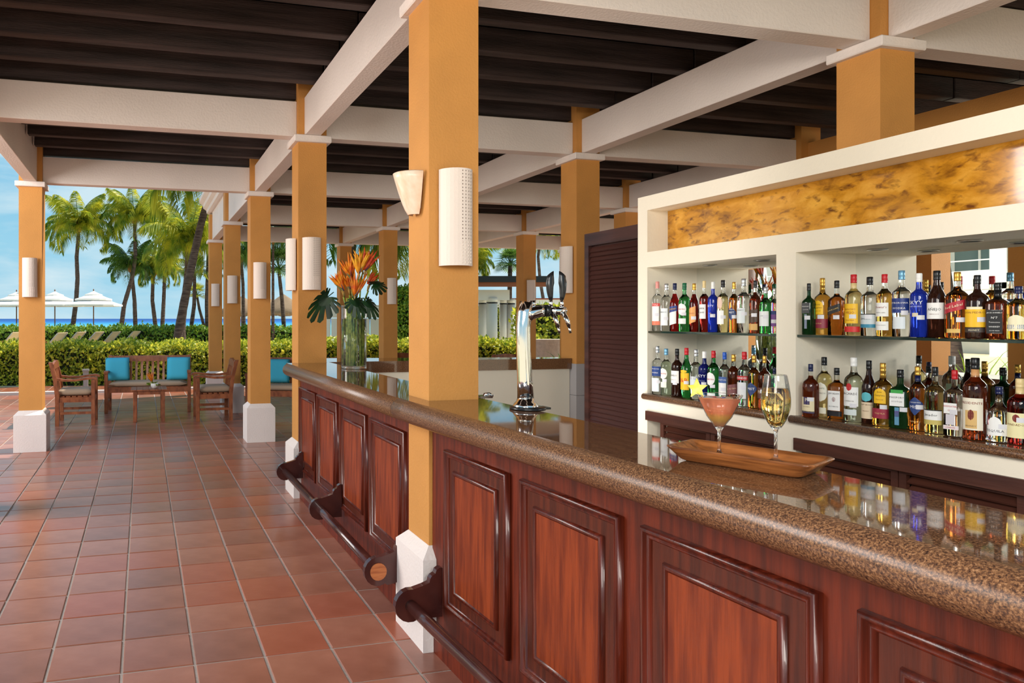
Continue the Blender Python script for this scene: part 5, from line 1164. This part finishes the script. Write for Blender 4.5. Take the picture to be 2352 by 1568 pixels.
# ------------------------------------------------------------------ garden side to the left: seen in the bar mirrors
sp_ = [(-3.6, 5.0), (-3.9, 5.8), (-3.7, 6.6), (-4.0, 7.4), (-3.8, 8.2), (-4.7, 5.4), (-4.8, 6.2), (-4.9, 7.0), (-4.8, 7.8), (-4.5, 8.8), (-3.8, 4.3), (-5.2, 9.4)]
bed = thing('planting_bed', 'bed of green strap-leaved plants on the garden side, seen in the mirror', 'plants', (-4.3, 6.6, -.03))
for i, (x, y) in enumerate(sp_):
    t = strap_plant((0, 0, 0), 'x', 46, 1.35, HEDGE_D, 20 + i, .75); q = t.children[0]; q.name = 'leaf_clump'; q.parent = bed; q.location = (x + 4.3, y - 6.6, 0); bpy.data.objects.remove(t)
def hotel():
    t = thing('hotel_building', 'white hotel with balconies and arches, seen in the bar mirror', 'building', (-26, 22, -.03), 0)
    WH = M('hotel_wall', srgb(238, 236, 228), .8); GL = M('hotel_glass', srgb(110, 130, 130), .1, spec=.8)
    obj('wall', G().box(-2.2, -1.9, -16, 16, 0, 12), WH, t)
    for f in range(3): obj('balcony_slab', G().box(-1.9, .1, -16, 16, 2.75 + f * 3, 3.0 + f * 3), WH, t)
    n = 8
    for i in range(n):
        y0 = -16 + i * 4
        g = G().box(-.15, .1, y0 - .3, y0 + .3, 0, 12)
        obj('pillar', g, WH, t)
        arc = G(); pts = [(y0 + .3, 2.75), (y0 + 3.7, 2.75)] + [(y0 + 2 + 1.7 * math.cos(a), 1.6 + 1.0 * math.sin(a)) for a in [PI * k / 10 for k in range(11)]]
        m_ = len(pts); arc.add([(-.1, y, z) for y, z in pts] + [(.08, y, z) for y, z in pts], [tuple(range(m_)), tuple(reversed(range(m_, 2 * m_)))] + [(k, (k + 1) % m_, m_ + (k + 1) % m_, m_ + k) for k in range(m_)])
        obj('arch', arc, WH, t)
        for f in range(1, 4):
            w_ = obj('window', G().box(-1.9, -1.84, y0 + 1.0, y0 + 3.0, .1 + f * 3, 2.2 + f * 3), GL, t)
            obj('window_frame', G().box(-1.88, -1.80, y0 + 1.96, y0 + 2.04, .1 + f * 3, 2.2 + f * 3).box(-1.88, -1.8, y0 + .94, y0 + 1.0, .1 + f * 3, 2.26 + f * 3).box(-1.88, -1.8, y0 + 3, y0 + 3.06, .1 + f * 3, 2.26 + f * 3), WH, w_)
            obj('balcony_rail', G().box(0, .05, y0 + .3, y0 + 3.7, .95 + f * 3, 1.0 + f * 3).box(0, .05, y0 + .3, y0 + 3.7, f * 3, .55 + f * 3), WH, t)
hotel()
def palm_at(label, x, y, h, s, kind, seed):
    u_ = thing('palm_tree', label, 'palm tree', (x, y, -.03), 0, 'palm trees'); rs = random.Random(seed)
    obj('trunk', G().tube([(0.02 * i, .03 * i, h * i / 12) for i in range(13)], [.14 - .004 * i for i in range(13)], 10), TRUNK, u_)
    for k in range(20):
        q = k / 20; o = obj('frond', FM[kind][min(3, int(q * 4))], None, u_, (.24, .36, h), (rs.uniform(-.2, .2), -R(38) + R(62) * q, k * 2.399)); o.scale = (s, s, s)
palm_at('palm tree in front of the hotel, seen in the mirror', -11, 12.6, 4.6, .8, 'd', 30)
palm_at('thin-trunked palm nearer the terrace, seen in the mirror', -9, 8.6, 6.5, .8, 'l', 31)
